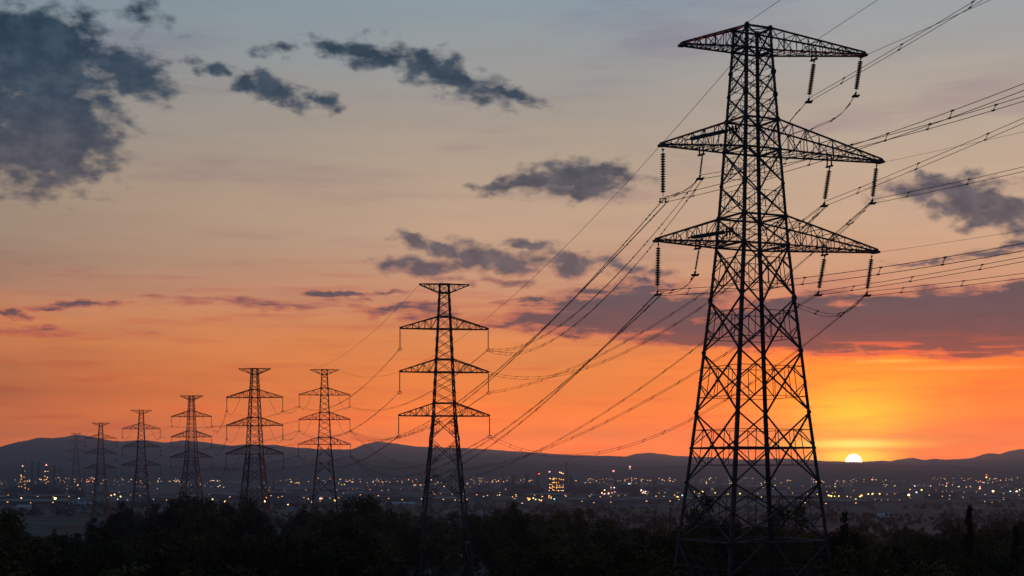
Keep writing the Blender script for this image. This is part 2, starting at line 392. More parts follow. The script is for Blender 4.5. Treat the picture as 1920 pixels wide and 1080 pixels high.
def terr(x, y):
    r = math.hypot(x, y)
    z = lerp_tab(GZ, r)
    if r < 2600: z += fbm(x / 90, y / 90) * min(3., r * .01) * max(0, 1 - r / 2600)
    if y < 0: z -= min(6, -y * .04)
    if r > 4800:
        azm = math.atan2(x, y); px = 960 + FP * math.tan(max(-.95, min(.95, azm)))
        c = math.cos(max(-.95, min(.95, azm)))
        for tab, Yr, Y0, Yb in ((RIDGE, 11000, 6800, 12500), (FRONT, 7300, 5600, 9300)):
            # the ridge lies at the same slant range all round
            row = lerp_tab(tab, px)
            zr = (YH - row) / FP * Yr * c if abs(azm) < .95 else 90
            if tab is RIDGE: zr += fbm(azm * 150, 3.3) * 5
            if tab is RIDGE and r < Yr: s = max(0, (r - Y0) / (Yr - Y0)); s = s ** 1.25
            elif r < Yr: s = max(0, (r - Y0) / (Yr - Y0)); s = s * s * (3 - 2 * s)
            else: s = max(0, 1 - (r - Yr) / (Yb - Yr)); s = s * s * (3 - 2 * s)
            zz = -50 + (zr + 50) * s + fbm(x / 500, y / 500, 5) * 60 * s * max(0, 1 - s) * 2
            z = max(z, zz)
    return z
azs = [R(-22 + .11 * i) for i in range(401)] + [R(23 + 2.2 * i) for i in range(143)]
azs = [a for a in azs if a < R(-22.5 + 360)]
def sheet(name, radii, m_):
    b = MB(); n_ = len(azs)
    for r in radii:
        for a in azs:
            x, y = r * math.sin(a), r * math.cos(a); b.v.append((x, y, terr(x, y)))
    for k in range(len(radii) - 1):
        for j in range(n_):
            j2 = (j + 1) % n_
            b.f.append((k * n_ + j, k * n_ + j2, (k + 1) * n_ + j2, (k + 1) * n_ + j)); b.mi.append(0)
    o_ = b.obj(name, m_, smooth=True); o_['kind'] = 'structure'; return o_
rad = [.5]; 
while rad[-1] < 5600: rad.append(rad[-1] * 1.075 + .8)
rad[-1] = 5600
sheet('ground', rad, M['ground'])
sheet('hills', [5600 + 110 * i for i in range(64)], M['hill'])
def ground_hit(px, row, Y0=700.):
    Y = Y0
    while Y < 11000:
        x = (px - 960) / FP * Y
        if terr(x, Y) >= (YH - row) / FP * Y: return Vector((x, Y, (YH - row) / FP * Y))
        Y *= 1.01
    return at(px, row, 10500)

# ------------------------------------------------------------------ transmission towers
def X(b, a0, a1, b0, b1, w_, sub=None, rnd=None):
    """cross bracing of the panel a0-a1 (one leg) b0-b1 (other leg), a0,b0 low"""
    b.box(a0, b1, w_, w_ * .6); b.box(b0, a1, w_, w_ * .6)
    if sub:
        c = (Vector(a0) + Vector(a1) + Vector(b0) + Vector(b1)) / 4
        for (p0, p1) in ((a0, a1), (b0, b1)):
            p0 = Vector(p0); p1 = Vector(p1); pm = (p0 + p1) / 2
            lo = (p0 + c) / 2; hi = (p1 + c) / 2
            b.box(pm, lo, sub); b.box(pm, hi, sub); b.box(p0.lerp(p1, .25), lo, sub * .8); b.box(p0.lerp(p1, .75), hi, sub * .8)
            b.box(lo, hi, sub * .7)
        if sub < .1: b.box((Vector(a0) + Vector(b0)) / 2 * .5 + c * .5, (Vector(a1) + Vector(b1)) / 2 * .5 + c * .5, sub * .6)
        for p0, p1 in ((a0, b0), (a1, b1)) if sub < .1 else (): b.box((Vector(p0) + c) / 2, (Vector(p1) + c) / 2, sub * .8)
def arm_truss(b, bodyTop, bodyBot, tipTop, tipBot, n_, wc, wl, extra=False):
    """bodyTop/bodyBot: near and far corner; tips likewise."""
    for k in (0, 1):
        b.box(bodyTop[k], tipTop[k], wc); b.box(bodyBot[k], tipBot[k], wc)
    b.box(tipTop[0], tipTop[1], wc); b.box(tipBot[0], tipBot[1], wc); 
    for k in (0, 1): b.box(tipTop[k], tipBot[k], wc)
    L = lambda p, q, t_: Vector(p).lerp(Vector(q), t_)
    for i in range(n_):
        t0, t1 = i / n_, (i + 1) / n_
        for k in (0, 1):
            T0_, T1_ = L(bodyTop[k], tipTop[k], t0), L(bodyTop[k], tipTop[k], t1)
            B0, B1 = L(bodyBot[k], tipBot[k], t0), L(bodyBot[k], tipBot[k], t1)
            if i: b.box(T0_, B0, wl)
            b.box(*((B0, T1_) if i % 2 else (T0_, B1)), wl)
            if extra:
                mB = (B0 + B1) / 2; mD = (B0 + T1_) / 2 if i % 2 else (T0_ + B1) / 2
                b.box(mB, mD, wl * .7)
        for (s_, e_) in ((bodyTop, tipTop), (bodyBot, tipBot)):
            a0, a1 = L(s_[0], e_[0], t0), L(s_[0], e_[0], t1); c0, c1 = L(s_[1], e_[1], t0), L(s_[1], e_[1], t1)
            if i: b.box(a0, c0, wl)
            b.box(a0, c1, wl)
            if extra and s_ is bodyBot: b.box(c0, a1, wl)

def corners(prof, z):
    for (z0, u0, v0), (z1, u1, v1) in zip(prof, prof[1:]):
        if z <= z0 and z >= z1:
            t_ = (z0 - z) / (z0 - z1); return u0 + (u1 - u0) * t_, v0 + (v1 - v0) * t_
    return prof[-1][1:] if z < prof[-1][0] else prof[0][1:]
def build_tower(name, loc, yaw, prof, levels, arms, wleg, wdiag, wsub, label, plates=True, cat='pylon', wband=None, fine=None):
    """prof: (z, half u, half v) down the body; levels: bracing node heights; z relative to loc"""
    root = empty(name, loc, yaw); tag(root, label, cat, 'lattice pylons marching across the valley')
    SG = ((-1, -1), (1, -1), (1, 1), (-1, 1))
    pt = lambda k, z: Vector((SG[k % 4][0] * corners(prof, z)[0], SG[k % 4][1] * corners(prof, z)[1], z))
    zt, zb = levels[0], levels[-1]
    for k in range(4):
        b = MB(); zs = [p[0] for p in prof]
        for z0, z1 in zip(zs, zs[1:]):
            f_ = .7 + .3 * (zt - z0) / (zt - zb)
            b.angle(pt(k, z0), pt(k, z1), wleg * f_, wleg * .22, (-SG[k][0], 0, 0), (0, -SG[k][1], 0))
        if plates:
            b.block(*[c + s_ * .55 for c in (pt(k, zb).x,) for s_ in (-1, 1)], *[c + s_ * .55 for c in (pt(k, zb).y,) for s_ in (-1, 1)], zb - .6, zb + .35)
        if plates:
            b.cur = 1
            for z in levels[:-1]:
                s_ = .17 + .07 * hsh(k, int(z * 7)); c_ = pt(k, z) + Vector((-SG[k][0], -SG[k][1], 0)) * .1
                b.ball(c_, s_ * 1.15, 7, 5, 1.25)
            if k == 0:
                b.cur = 0; z = zb + 3
                while z < zt - 2: b.box(pt(0, z), pt(0, z) + Vector((-.26, -.05, 0)), .03); z += .38
        b.obj('leg', [M['steel'], M['gusset']], root)
    for k in range(4):
        b = MB()
        for i, (z1, z0) in enumerate(zip(levels, levels[1:])):
            if fine and fine(z1, z0) > 1:
                n_ = fine(z1, z0); zz = [z1 + (z0 - z1) * j / n_ for j in range(n_ + 1)]
            else: zz = [z1, z0]
            for za, zc in zip(zz, zz[1:]):
                big = za - zc > 3.5
                X(b, pt(k, zc), pt(k, za), pt(k + 1, zc), pt(k + 1, za), wdiag * (1 if big else .8), wsub if big else (wsub * .7 if plates else None))
        b.obj('bracing', M['steel'], root)
    for z in wband or []:
        b = MB()
        for k in range(4): b.box(pt(k, z), pt(k + 1, z), wdiag)
        b.box(pt(0, z), pt(2, z), wsub); b.box(pt(1, z), pt(3, z), wsub)
        b.obj('horizontal_frame', M['steel'], root)
    for (aname, side, zt_, zb_, ut, zt1, tipw, tiph, n_, wc, wl) in arms:
        b = MB(); cu, cv = corners(prof, zt_); du, dv = corners(prof, zb_)
        arm_truss(b, [(side * cu, -cv, zt_), (side * cu, cv, zt_)], [(side * du, -dv, zb_), (side * du, dv, zb_)],
                  [(side * ut, -tipw / 2, zt1 + tiph), (side * ut, tipw / 2, zt1 + tiph)], [(side * ut, -tipw / 2, zt1), (side * ut, tipw / 2, zt1)], n_, wc, wl, plates)
        if plates:
            b.block(side * ut - .25, side * ut + .25, -tipw / 2 - .1, tipw / 2 + .1, zt1 - .12, zt1 + .1)
            for t_ in (.3, .55, .75):
                q_ = Vector((side * (du + (ut - du) * t_), -(dv + (tipw / 2 - dv) * t_), zb_ + (zt1 - zb_) * t_)); b.ball(q_, .16, 6, 4)
        b.obj(aname, M['steel'], root)
    return root

# --- the near tower
YAW1, C1 = R(25), Vector((22.5, 150, 0))
cu, sn = math.cos(YAW1), math.sin(YAW1)
K = .05
def k2(row): return (YH - row) * K
base1 = terr(C1.x, C1.y)
prof1 = [(k2(55.5), 1.30, 1.58), (k2(96), 1.40, 1.66), (k2(227), 1.73, 2.22), (k2(462), 2.37, 3.15), (k2(561), 2.79, 3.6), (k2(773), 3.74, 4.72), (k2(905), 4.42, 5.45)]
s_u = (4.42 - 3.74) / (905 - 773) / K; s_v = (5.45 - 4.72) / (905 - 773) / K
dz_ = k2(905) - base1
prof1 = [(a, b_ * 1.07, c * .772) for a, b_, c in prof1]
prof1.append((base1, (4.42 + s_u * dz_) * 1.07, (5.45 + s_v * dz_) * .772))
lev1 = [k2(r) for r in (55.5, 96, 137, 180, 227, 283, 347, 408, 462, 561, 660, 773, 905, 1013)] + [base1]
def uv_at(px): a = (px - 960) / FP; u = (a * C1.y - C1.x) / (cu - a * sn); return u, C1.y + u * sn
def zrow(px, row): return (YH - row) / FP * uv_at(px)[1]
A1 = []
for nm, zt_, zb_, lp, rp in (('earth_wire_arm', 55.5, 96, (1280, 84), (1618, 104)), ('crossarm', 227, 283, (1242, 272), (1650, 304)), ('crossarm', 408, 462, (1233, 451), (1641, 473))):
    for side, (px, row) in ((-1, lp), (1, rp)):
        A1.append((nm, side, k2(zt_), k2(zb_), abs(uv_at(px)[0]), zrow(px, row), .75, .22, 6 if side < 0 else 8, .14, .06))
T1 = build_tower('transmission_tower', (C1.x, C1.y, 0), YAW1, prof1, lev1, A1, .36, .17, .075,
    'huge dark steel lattice pylon nearest the camera, its top almost at the upper edge', wband=[k2(r) for r in (55.5, 96, 227, 283, 408, 462, 840, 1013)])
for (px, r0, r1) in ((1526, 96, 112), (1555, 300, 312), (1546, 466, 478), (1315, 281, 290), (1308, 458, 466)):
    b = MB(); u, Y = uv_at(px); b.box((u, -.5, zrow(px, r1)), (u, .5, zrow(px, r1)), .2, .14); b.box((u, -.35, zrow(px, r1)), (u, -.3, zrow(px, r0) + .3), .1); b.box((u, .35, zrow(px, r1)), (u, .3, zrow(px, r0) + .3), .1)
    b.obj('hanger_plate', M['gusset'], T1)

# --- the smaller towers of the far line
ST = [(0, .95), (-1.6, 1.02), (-24.7, 2.15)]
def small_tower(px, toprow, Y, yaw, label, thick=1.):
    x = (px - 960) / FP * Y; zt = (YH - toprow) / FP * Y; g_ = terr(x, Y)
    h = zt - g_
    bw = 2.15 + (h - 24.7) * .098
    prof = [(zt, .95, .95), (zt - 1.6, 1.0, 1.0), (zt - 24.7, 2.15, 2.15), (g_, bw, bw)]
    lv = [zt, zt - 1.6, zt - 6.1, zt - 8.4, zt - 14.1, zt - 16.5, zt - 22.3, zt - 24.7]
    n_ = 5; rem = lv[-1] - g_; q_ = 1.22; s0 = rem * (q_ - 1) / (q_ ** n_ - 1)
    z = lv[-1]
    for i in range(n_): z -= s0 * q_ ** i; lv.append(z)
    lv[-1] = g_
    arms = []
    for side in (-1, 1):
        arms.append(('earth_wire_arm', side, zt, zt - 1.6, 4.65, zt - .15, .5, .15, 4, .13, .08))
        for (a, b_, ut) in ((6.1, 8.4, 8.3), (14.1, 16.5, 8.35), (22.3, 24.7, 8.55)):
            arms.append(('crossarm', side, zt - a, zt - b_, ut, zt - b_, .6, .2, 6, .17 * thick, .09 * thick))
    r_ = build_tower('transmission_tower', (x, Y, 0), yaw, prof, lv, arms, .34 * thick, .2 * thick, .11 * thick, label, plates=False,
        wband=[zt, zt - 1.6, zt - 6.1, zt - 8.4, zt - 14.1, zt - 16.5, zt - 22.3, zt - 24.7, lv[-2]],
        fine=lambda a, c: 3 if abs((zt - a) - 1.6) < .1 else (3 if a - c > 5 and a > zt - 24 else 1))
    return dict(root=r_, c=Vector((x, Y, 0)), zt=zt, yaw=yaw, Y=Y)
T2 = small_tower(833, 533, 300, R(8), 'dark steel pylon second in size, standing alone at middle distance')
T3 = small_tower(608.5, 693, 528, R(8), 'steel pylon next on the left of the second largest pylon, slimmer of a close pair')
T4 = small_tower(477.5, 691, 462, R(-7), 'steel pylon with tops level with its right neighbour, left one of the close pair')
T5 = small_tower(359, 742, 640, R(-8), 'mid sized distant pylon with its base hidden behind the left tree clump')
T6 = small_tower(265, 769, 715, R(8), 'distant pylon third from the left edge with two arms below the ridge line')
T7 = small_tower(189, 793, 870, R(6), 'small hazy pylon whose upper crossarm just breaks the mountain crest')
T8 = small_tower(143, 812, 1450, R(20), 'faintest pylon dissolving in haze beneath the highest mountain top', .5)

# ------------------------------------------------------------------ insulators
def insulator(top, bot, n_, r, label, group, glassm='glass', ring=False, big=True):
    top = Vector(top); bot = Vector(bot); d_ = (top - bot); L = d_.length
    root = empty('insulator_string', bot); root.rotation_euler = d_.to_track_quat('Z', 'Y').to_euler()
    tag(root, label, 'insulator', group)
    z0, z1 = (.14, .90) if big else (.08, .94)
    b = MB(); pts = []; rr = []
    for i in range(n_):
        zc = L * (z0 + (z1 - z0) * (i + .5) / n_); h = L * (z1 - z0) / n_
        pts += [(0, 0, zc - h * .45), (0, 0, zc - h * .15), (0, 0, zc + h * .1), (0, 0, zc + h * .42)]; rr += [r * .3, r, r * .8, r * .3]
    b.rings(pts, rr, 10 if big else 6); b.obj('glass_discs', M[glassm], root, True)
    b = MB(); w_ = .05 if big else .06
    b.box((0, 0, L * z1), (0, 0, L), w_); b.box((-.12, 0, L * .97), (.12, 0, L * .97), .12, .08); b.ball((0, 0, L * .945), .09, 6, 4)
    b.obj('shackle', M['cap'], root)
    b = MB()
    b.box((0, 0, L * z0), (0, 0, 0), w_)
    if big:
        b.box((-.28, 0, .12), (.28, 0, .12), .16, .06)
        for s_ in (-1, 1):
            b.box((s_ * .26, 0, .16), (s_ * .26, 0, -.14), .1, .1); b.box((s_ * .26 - .06, -.35, -.14), (s_ * .26 - .12, .3, -.24), .15, .13)
            b.ball((s_ * .26, -.3, -.1), .1, 6, 4)
    else:
        n2 = 10
        for i in range(n2):
            a, c = 2 * math.pi * i / n2, 2 * math.pi * (i + 1) / n2
            b.box((math.cos(a) * .32, 0, math.sin(a) * .26 - .1), (math.cos(c) * .32, 0, math.sin(c) * .26 - .1), .11)
    b.obj('clamp', M['cap'], root)
    return bot
S = {}
G1 = 'insulator strings of the nearest pylon'
def up(px, row, pt_): u, Y = uv_at(pt_); return at(px, row, Y)
for key, pt_, t_, q_, lab in (
    ('midLo', 1243, (1243, 277), (1243, 375), 'long green insulator string at the left end of the middle crossarm, nearest pylon'),
    ('lowLo', 1234, (1234.5, 454), (1232.5, 549), 'long green insulator string at the left end of the lower crossarm, nearest pylon'),
    ('midRi', 1555, (1556, 312), (1545, 383), 'slanting green insulator string inside the right end of the middle crossarm, nearest pylon'),
    ('midRo', 1643, (1644, 308), (1635, 378), 'slanting green insulator string at the far right end of the middle crossarm, nearest pylon'),
    ('lowRi', 1546, (1547, 478), (1534, 550), 'slanting green insulator string inside the right end of the lower crossarm, nearest pylon'),
    ('lowRo', 1634, (1635, 478), (1625, 551), 'slanting green insulator string at the far right end of the lower crossarm, nearest pylon'),
    ('topRi', 1526, (1527, 112), (1516, 188), 'slanting green insulator string under the middle of the topmost right arm, nearest pylon'),
    ('topRo', 1614, (1614.5, 107), (1604, 177), 'green insulator string hanging from the topmost right arm tip above a looping jumper')):
    S[key] = insulator(up(*t_, pt_), up(*q_, pt_), 16, .25, lab, G1)
for key, pt_, t_, q_, lab in (
    ('midLi', 1315, (1317, 291), (1312, 332), 'thin short hanger string left of the tower body under the middle crossarm, nearest pylon'),
    ('lowLi', 1308, (1311, 465), (1303, 512), 'thin short hanger string left of the tower body under the lower crossarm, nearest pylon')):
    S[key] = insulator(up(*t_, pt_), up(*q_, pt_), 12, .12, lab, G1)
for (a, c, lab) in (((1288, 262), (1372, 243), 'fat dark green tension string lying inside the left middle crossarm'), ((1292, 446), (1366, 434), 'fat dark green tension string lying inside the left lower crossarm')):
    for k_, o_ in (('nearer', -.28), ('farther', .28)):
        v_ = Vector((-sn * o_, cu * o_, .1 * o_)); pa = up(*a, a[0]) + v_; pc = up(*c, c[0]) + v_; insulator(pa, pc, 15, .2, k_ + ' ' + lab, G1)
def tip(T, side, lev):
    ut = {0: 4.65, 1: 8.3, 2: 8.35, 3: 8.55}[lev]; z = T['zt'] - {0: .1, 1: 8.4, 2: 16.5, 3: 24.7}[lev]
    return T['c'] + Vector((math.cos(T['yaw']) * ut * side, math.sin(T['yaw']) * ut * side, z))
WHO = {'T2': 'second largest pylon', 'T3': 'right pylon of the close pair', 'T4': 'left pylon of the close pair', 'T5': 'pylon behind the left tree clump', 'T6': 'third pylon from the left edge', 'T7': 'small hazy pylon at the mountain crest', 'T8': 'faintest pylon'}
TT = dict(T2=T2, T3=T3, T4=T4, T5=T5, T6=T6, T7=T7, T8=T8)
for nm, T in TT.items():
    for lev, ln in ((1, 'upper'), (2, 'middle'), (3, 'lower')):
        for side, sn_ in ((-1, 'left'), (1, 'right')):
            p = tip(T, side, lev) + Vector((0, 0, -.15))
            if nm == 'T8': S[nm + sn_[0] + str(lev)] = p; continue
            S[nm + sn_[0] + str(lev)] = insulator(p, p - Vector((0, 0, 3.6)), 14, .15, f'insulator on the {sn_} {ln} arm tip, {WHO[nm]}', 'insulator strings of the ' + WHO[nm], big=False)
    for side, sn_ in ((-1, 'left'), (1, 'right')): S[nm + sn_[0] + '0'] = tip(T, side, 0)

# ------------------------------------------------------------------ cables
def cable(p, q, sag, label, n_cond=2, r=.026, gap=.2, seg=44, spacer=9., group='overhead cables', off=(.16, 0, .2), pts=None):
    p = Vector(p); q = Vector(q)
    if pts is None: pts = [p.lerp(q, t_ / seg) - Vector((0, 0, 4 * sag * (t_ / seg) * (1 - t_ / seg))) for t_ in range(seg + 1)]
    root = empty('power_cable' if n_cond > 1 or group == 'overhead cables' else 'earth_wire', pts[0]); tag(root, label, 'cable', group)
    o_ = Vector(off)
    if n_cond == 1: offs = [Vector((0, 0, 0))]
    elif n_cond == 2: offs = [o_, -o_]
    for f_ in offs:
        b = MB(); b.rings([x + f_ - pts[0] for x in pts], r, 5); b.obj('conductor', M['cable'], root, True)
    if n_cond > 1 and spacer:
        acc = 0.; nxt = spacer * .6; k = 0
        for a, c in zip(pts, pts[1:]):
            L = (c - a).length
            while acc + L > nxt:
                m_ = a.lerp(c, (nxt - acc) / L) - pts[0]
                if m_.length > 1.:
                    b = MB(); b.box(m_ + offs[0], m_ + offs[1], .045); dd_ = (c - a).normalized()
                    for f_ in offs: b.box(m_ + f_ - dd_ * .14, m_ + f_ + dd_ * .14, .10)
                    b.obj('spacer', M['cap'], root)
                k += 1; nxt += spacer * (.7 + .7 * hsh(k, int(acc * 3)))
            acc += L
    return root
def spline(ps, n_=10):
    ps = [ps[0]] + ps + [ps[-1]]; out = []
    for a, b_, c, d_ in zip(ps, ps[1:], ps[2:], ps[3:]):
        for i in range(n_):
            t_ = i / n_; out.append(.5 * ((2 * b_) + (c - a) * t_ + (2 * a - 5 * b_ + 4 * c - d_) * t_ ** 2 + (3 * b_ - a - 3 * c + d_) * t_ ** 3))
    out.append(ps[-2]); return out
cable(S['midLo'], S['T3r2'], 10.5, 'cable pair dropping from the long left middle insulator of the nearest pylon')
cable(S['midLi'], S['T2r1'], 4.8, 'cable pair from the short middle hanger to the upper right arm of the second pylon')
cable(S['lowLo'], S['T3r3'], 13, 'steep cable pair dropping from the long left lower insulator of the nearest pylon')
cable(S['midRi'], S['T2r2'], 3.6, 'cable pair from the inner right middle insulator to the second pylon middle arm string')
cable(S['midRi'] + Vector((.5, 1, 0)), tip(T2, 1, 2), 6.5, 'cable pair ending on the right middle arm tip of the second pylon')
cable(S['midRo'], S['T3r3'], 17, 'deep sagging cable pair from the outer right middle insulator, passing behind the near tower')
cable(S['lowRi'], S['T3r2'], 15, 'sagging cable pair from the inner right lower insulator towards the paired pylons')
cable(S['lowRo'], S['T2r3'], 8.7, 'lowest sagging cable pair from the outer right lower insulator to the second pylon')
cable(T1.location + Vector((0, 0, 0)) + Vector((-1.3 * cu * -1 - 1.58 * sn, 1.3 * sn + 1.58 * cu, k2(60))), S['T3r0'], 13, 'single thin earth wire falling left from the top of the nearest pylon', 1, .026, group='earth wires')
for nm in ('T3', 'T4', 'T5', 'T6'):
    T = TT[nm]
    for lev, ln in ((1, 'upper'), (2, 'middle'), (3, 'lower')):
        for side, sn_ in ((-1, 'left'), (1, 'right')):
            a = S[nm + sn_[0] + str(lev)]; e_ = tip(T, side * .52, lev) + Vector((0, 0, -.2)) + Vector((0, 0, 0)); m_ = (a + e_) / 2 - Vector((0, 0, 2.6))
            cable(a, e_, 0, f'thin jumper loop under the {sn_} {ln} arm of the {WHO[nm]}', 1, .04, pts=spline([a, a.lerp(m_, .55) - Vector((0, 0, .7)), m_ + Vector((0, 0, .3)), m_.lerp(e_, .5) - Vector((0, 0, .2)), e_], 5), group='jumper loops of the far pylons')
cable(S['midLo'] + Vector((.5, 1, 0)), S['T3r2'] + Vector((0, 3, -2)), 8.6, 'flatter second cable pair from the long left middle insulator of the nearest pylon')
cable(S['lowLo'] + Vector((.5, 1, 0)), S['T3r3'] + Vector((0, 3, 0)), 11.2, 'flatter second cable pair from the long left lower insulator of the nearest pylon')
cable(S['midLi'] + Vector((.4, 1, 0)), S['T2r1'] + Vector((0, 1, 0)), 6.0, 'slacker second cable pair from the short middle hanger to the second pylon')
# spans that leave the frame on the right, towards the next tower
DIR = .466
def outgoing(p, px, row, label, n_cond=2, sag=2.2, r=.026, total=120., **kw):
    a = (px - 960) / FP; s_ = (a * p.y - p.x) / (DIR + a); Ye = p.y - s_; ze = (YH - row) / FP * Ye; t_ = s_ / total
    z1 = p.z + (ze - p.z + 4 * sag * t_ * (1 - t_)) / t_
    q = Vector((p.x + DIR * total, p.y - total, z1)); cable(p, q, sag, label, n_cond, r, seg=60, **kw)
outgoing(S['midLo'], 1920, 163, 'cable pair running right from the long left middle insulator and rising out of frame', sag=5, off=(.10, 0, .26))
outgoing(S['lowLo'], 1920, 463, 'cable pair running right from the long left lower insulator, almost level', sag=4, off=(.10, 0, .26))
outgoing(S['topRi'], 1836, 0, 'steep cable pair rising from the topmost inner insulator out of the top edge', off=(.12, 0, .24))
outgoing(S['midRi'], 1920, 226, 'cable pair rising right from the inner right middle insulator', sag=2, off=(.12, 0, .26))
outgoing(S['midRo'], 1920, 317, 'cable pair rising right from the outer right middle insulator, in front of the dark cloud', sag=3, off=(.1, 0, .22))
outgoing(S['lowRo'], 1920, 517, 'cable pair running right from the outer right lower insulator just above the purple cloud', sag=2, off=(.1, 0, .22))
outgoing(S['midLi'], 1920, 185, 'cable pair running right from the short middle hanger, passing behind the tower body', sag=5, off=(.10, 0, .2))
outgoing(S['lowRi'], 1920, 486, 'cable pair running right from the inner right lower insulator', sag=2.5, off=(.10, 0, .2))
outgoing(at(1648, 306, 156), 1920, 247, 'faint single wire leaving the right middle arm tip', 1, 1.5, .014, group='earth wires')
outgoing(at(1640, 474, 156), 1920, 432, 'faint single wire leaving the right lower arm tip', 1, 1.5, .014, group='earth wires')
outgoing(at(1622, 104, 155.5), 1852, 2, 'single wire rising right from the topmost right arm tip', 1, 1.5, .024, group='earth wires')
outgoing(at(1400, 43, 148.5), 1463, 0, 'short earth wire leaving the peak of the nearest pylon', 1, .5, .022, group='earth wires')
outgoing(at(1480, 108, 152), 1645, 0, 'thin earth wire rising from the middle of the topmost right arm', 1, 1.0, .022, group='earth wires')
def jumper(pl, label, off=(.13, 0, .13)):
    cable(pl[0], pl[-1], 0, label, 2, .024, pts=spline(pl), spacer=2.4, group='jumper loops', off=off)
yy = uv_at(1604)[1]
jumper([S['topRo'], at(1586, 204, yy), at(1562, 224, yy + .5), at(1524, 241, yy + 1), at(1505, 262, yy), at(1478, 290, yy - 2)], 'looping jumper pair below the topmost right arm tip')
jumper([S['topRi'], at(1494, 212, 153.5), at(1478, 232, 152.5), at(1458, 262, 151.5)], 'short jumper pair from the topmost inner insulator back to the tower body')
jumper([S['midLo'], at(1258, 368, 146), at(1280, 360, 146.5), at(1300, 345, 147), S['midLi']], 'jumper pair between the two left middle insulators')
jumper([S['lowLo'], at(1250, 548, 146), at(1275, 543, 146.5), at(1293, 530, 147), S['lowLi']], 'jumper pair between the two left lower insulators')
jumper([S['lowRo'], at(1598, 578, 156), at(1570, 590, 156), at(1545, 590, 156), at(1515, 580, 155), at(1490, 571, 154)], 'jumper pair looping below the right lower arm')
jumper([S['midRi'], at(1530, 404, 154), at(1505, 432, 153), at(1488, 452, 152)], 'jumper pair from the inner right middle insulator down behind the arm', off=(.2, 0, .1))
jumper([S['midRo'], at(1614, 400, 156), at(1590, 424, 155), at(1555, 455, 154)], 'jumper pair from the outer right middle insulator down to the lower arm', off=(.2, 0, .1))
chain = ['T2', 'T3', 'T5', 'T6', 'T7', 'T8']
for a, c in list(zip(chain, chain[1:])) + [('T3', 'T4'), ('T4', 'T5')]:
    L = (TT[c]['c'] - TT[a]['c']).length
    for lev, ln in ((1, 'upper'), (2, 'middle'), (3, 'lower')):
        for sd_, sn_ in (('l', 'left'), ('r', 'right')):
            if a == 'T3' and c == 'T4' : p, q = S[a + 'l' + str(lev)], S[c + 'r' + str(lev)]
            elif a == 'T4': p, q = S[a + 'l' + str(lev)], S[c + 'r' + str(lev)]
            else: p, q = S[a + sd_ + str(lev)], S[c + sd_ + str(lev)]
            if (a in ('T3',) and c == 'T4' or a == 'T4') and sd_ == 'r': continue
            far = a in ('T5', 'T6', 'T7')
            cable(p, q, L * .022, f'faint {sn_} {ln} cable, {WHO[a]}' + (', cross span to its twin' if a == 'T3' and c == 'T4' else ''), 1 if far else 2, .034, spacer=24., seg=24, off=(.2, 0, .2))
cable(S['T2l0'], S['T3l0'], 3, 'earth wire from the top of the second pylon to the close pair', 1, .024, group='earth wires')

# ------------------------------------------------------------------ trees
def rnd_dir(): 
    while 1:
        v_ = Vector((random.uniform(-1, 1), random.uniform(-1, 1), random.uniform(-1, 1)))
        if .05 < v_.length < 1: return v_.normalized()
def tree_proto(kind, leafm, nclump, nleaf, wide, seed, lsz=.33):
    random.seed(seed)
    root = empty('broadleaf_tree' if kind != 'cypress' else 'cypress_tree', (0, 0, 0))
    tr = MB(); cr = MB(); H = 10.
    tr.rings([(0, 0, -.6), (.05, 0, 1.), (.12, .08, 3.), (.05, .1, 5.5), (0, .05, 8.)], [.34, .26, .2, .13, .05], 7)
    cl = []
    if kind == 'cypress':
        for i in range(nclump):
            t_ = (i + .5) / nclump; z = .8 + t_ * 9; r = wide * (1 - t_) ** .6 * (.35 + min(1, t_ * 4) * .65)
            a = random.uniform(0, 6.28); cl.append((Vector((math.cos(a) * r * .45, math.sin(a) * r * .45, z)), max(.22, r * .62)))
    else:
        for i in range(nclump):
            d_ = rnd_dir(); rr = random.uniform(.25, 1.) ** .5
            z = 5.6 + d_.z * 3.7 * rr; wv = wide * (1 - .35 * max(0, (z - 5.5) / 4.5))
            if z < 1.6: z = random.uniform(1.6, 4)
            c = Vector((d_.x * wv * rr, d_.y * wv * rr, z)); s_ = random.uniform(.8, 1.45) * (1 - .25 * max(0, (z - 6) / 4))
            cl.append((c, s_))
            if i % 2 == 0:
                z0 = min(c.z * .55, 6.); tr.rings([(.08, .06, z0), tuple(Vector((.08, .06, z0)).lerp(c, .55) + Vector((0, 0, .25))), tuple(c)], [.11, .07, .03], 5)
    for c, s_ in cl:
        n_ = int(nleaf * (s_ ** 1.5 if kind != 'cypress' else 1))
        for j in range(n_):
            d_ = rnd_dir(); p = c + Vector((d_.x, d_.y, d_.z * .75)) * s_ * random.uniform(.35, 1.12)
            if kind == 'cypress': p = c + Vector((d_.x, d_.y, d_.z * 2.2)) * s_ * random.uniform(.3, 1.05)
            nrm = (d_ + rnd_dir() * .8).normalized(); t1 = nrm.cross(rnd_dir()).normalized(); t2 = nrm.cross(t1)
            l = lsz * random.uniform(.6, 1.35)
            cr.quad(p - t1 * l * .5, p + t2 * l * .32, p + t1 * l * .55, p - t2 * l * .32)
    tr.obj('trunk', M['bark'], root, True); cr.obj('crown', M[leafm], root)
    return root
protos = [tree_proto('broad', 'leaf1', 27, 130, 3.3, 1), tree_proto('broad', 'leaf2', 30, 130, 2.9, 2), tree_proto('broad', 'leaf1', 24, 140, 4.0, 3),
          tree_proto('broad', 'leaf2', 32, 120, 2.5, 4), tree_proto('broad', 'leaf1', 28, 125, 3.5, 5)]
cyp = tree_proto('cypress', 'leaf3', 26, 190, .95, 6, .2)
random.seed(5)
used = set()
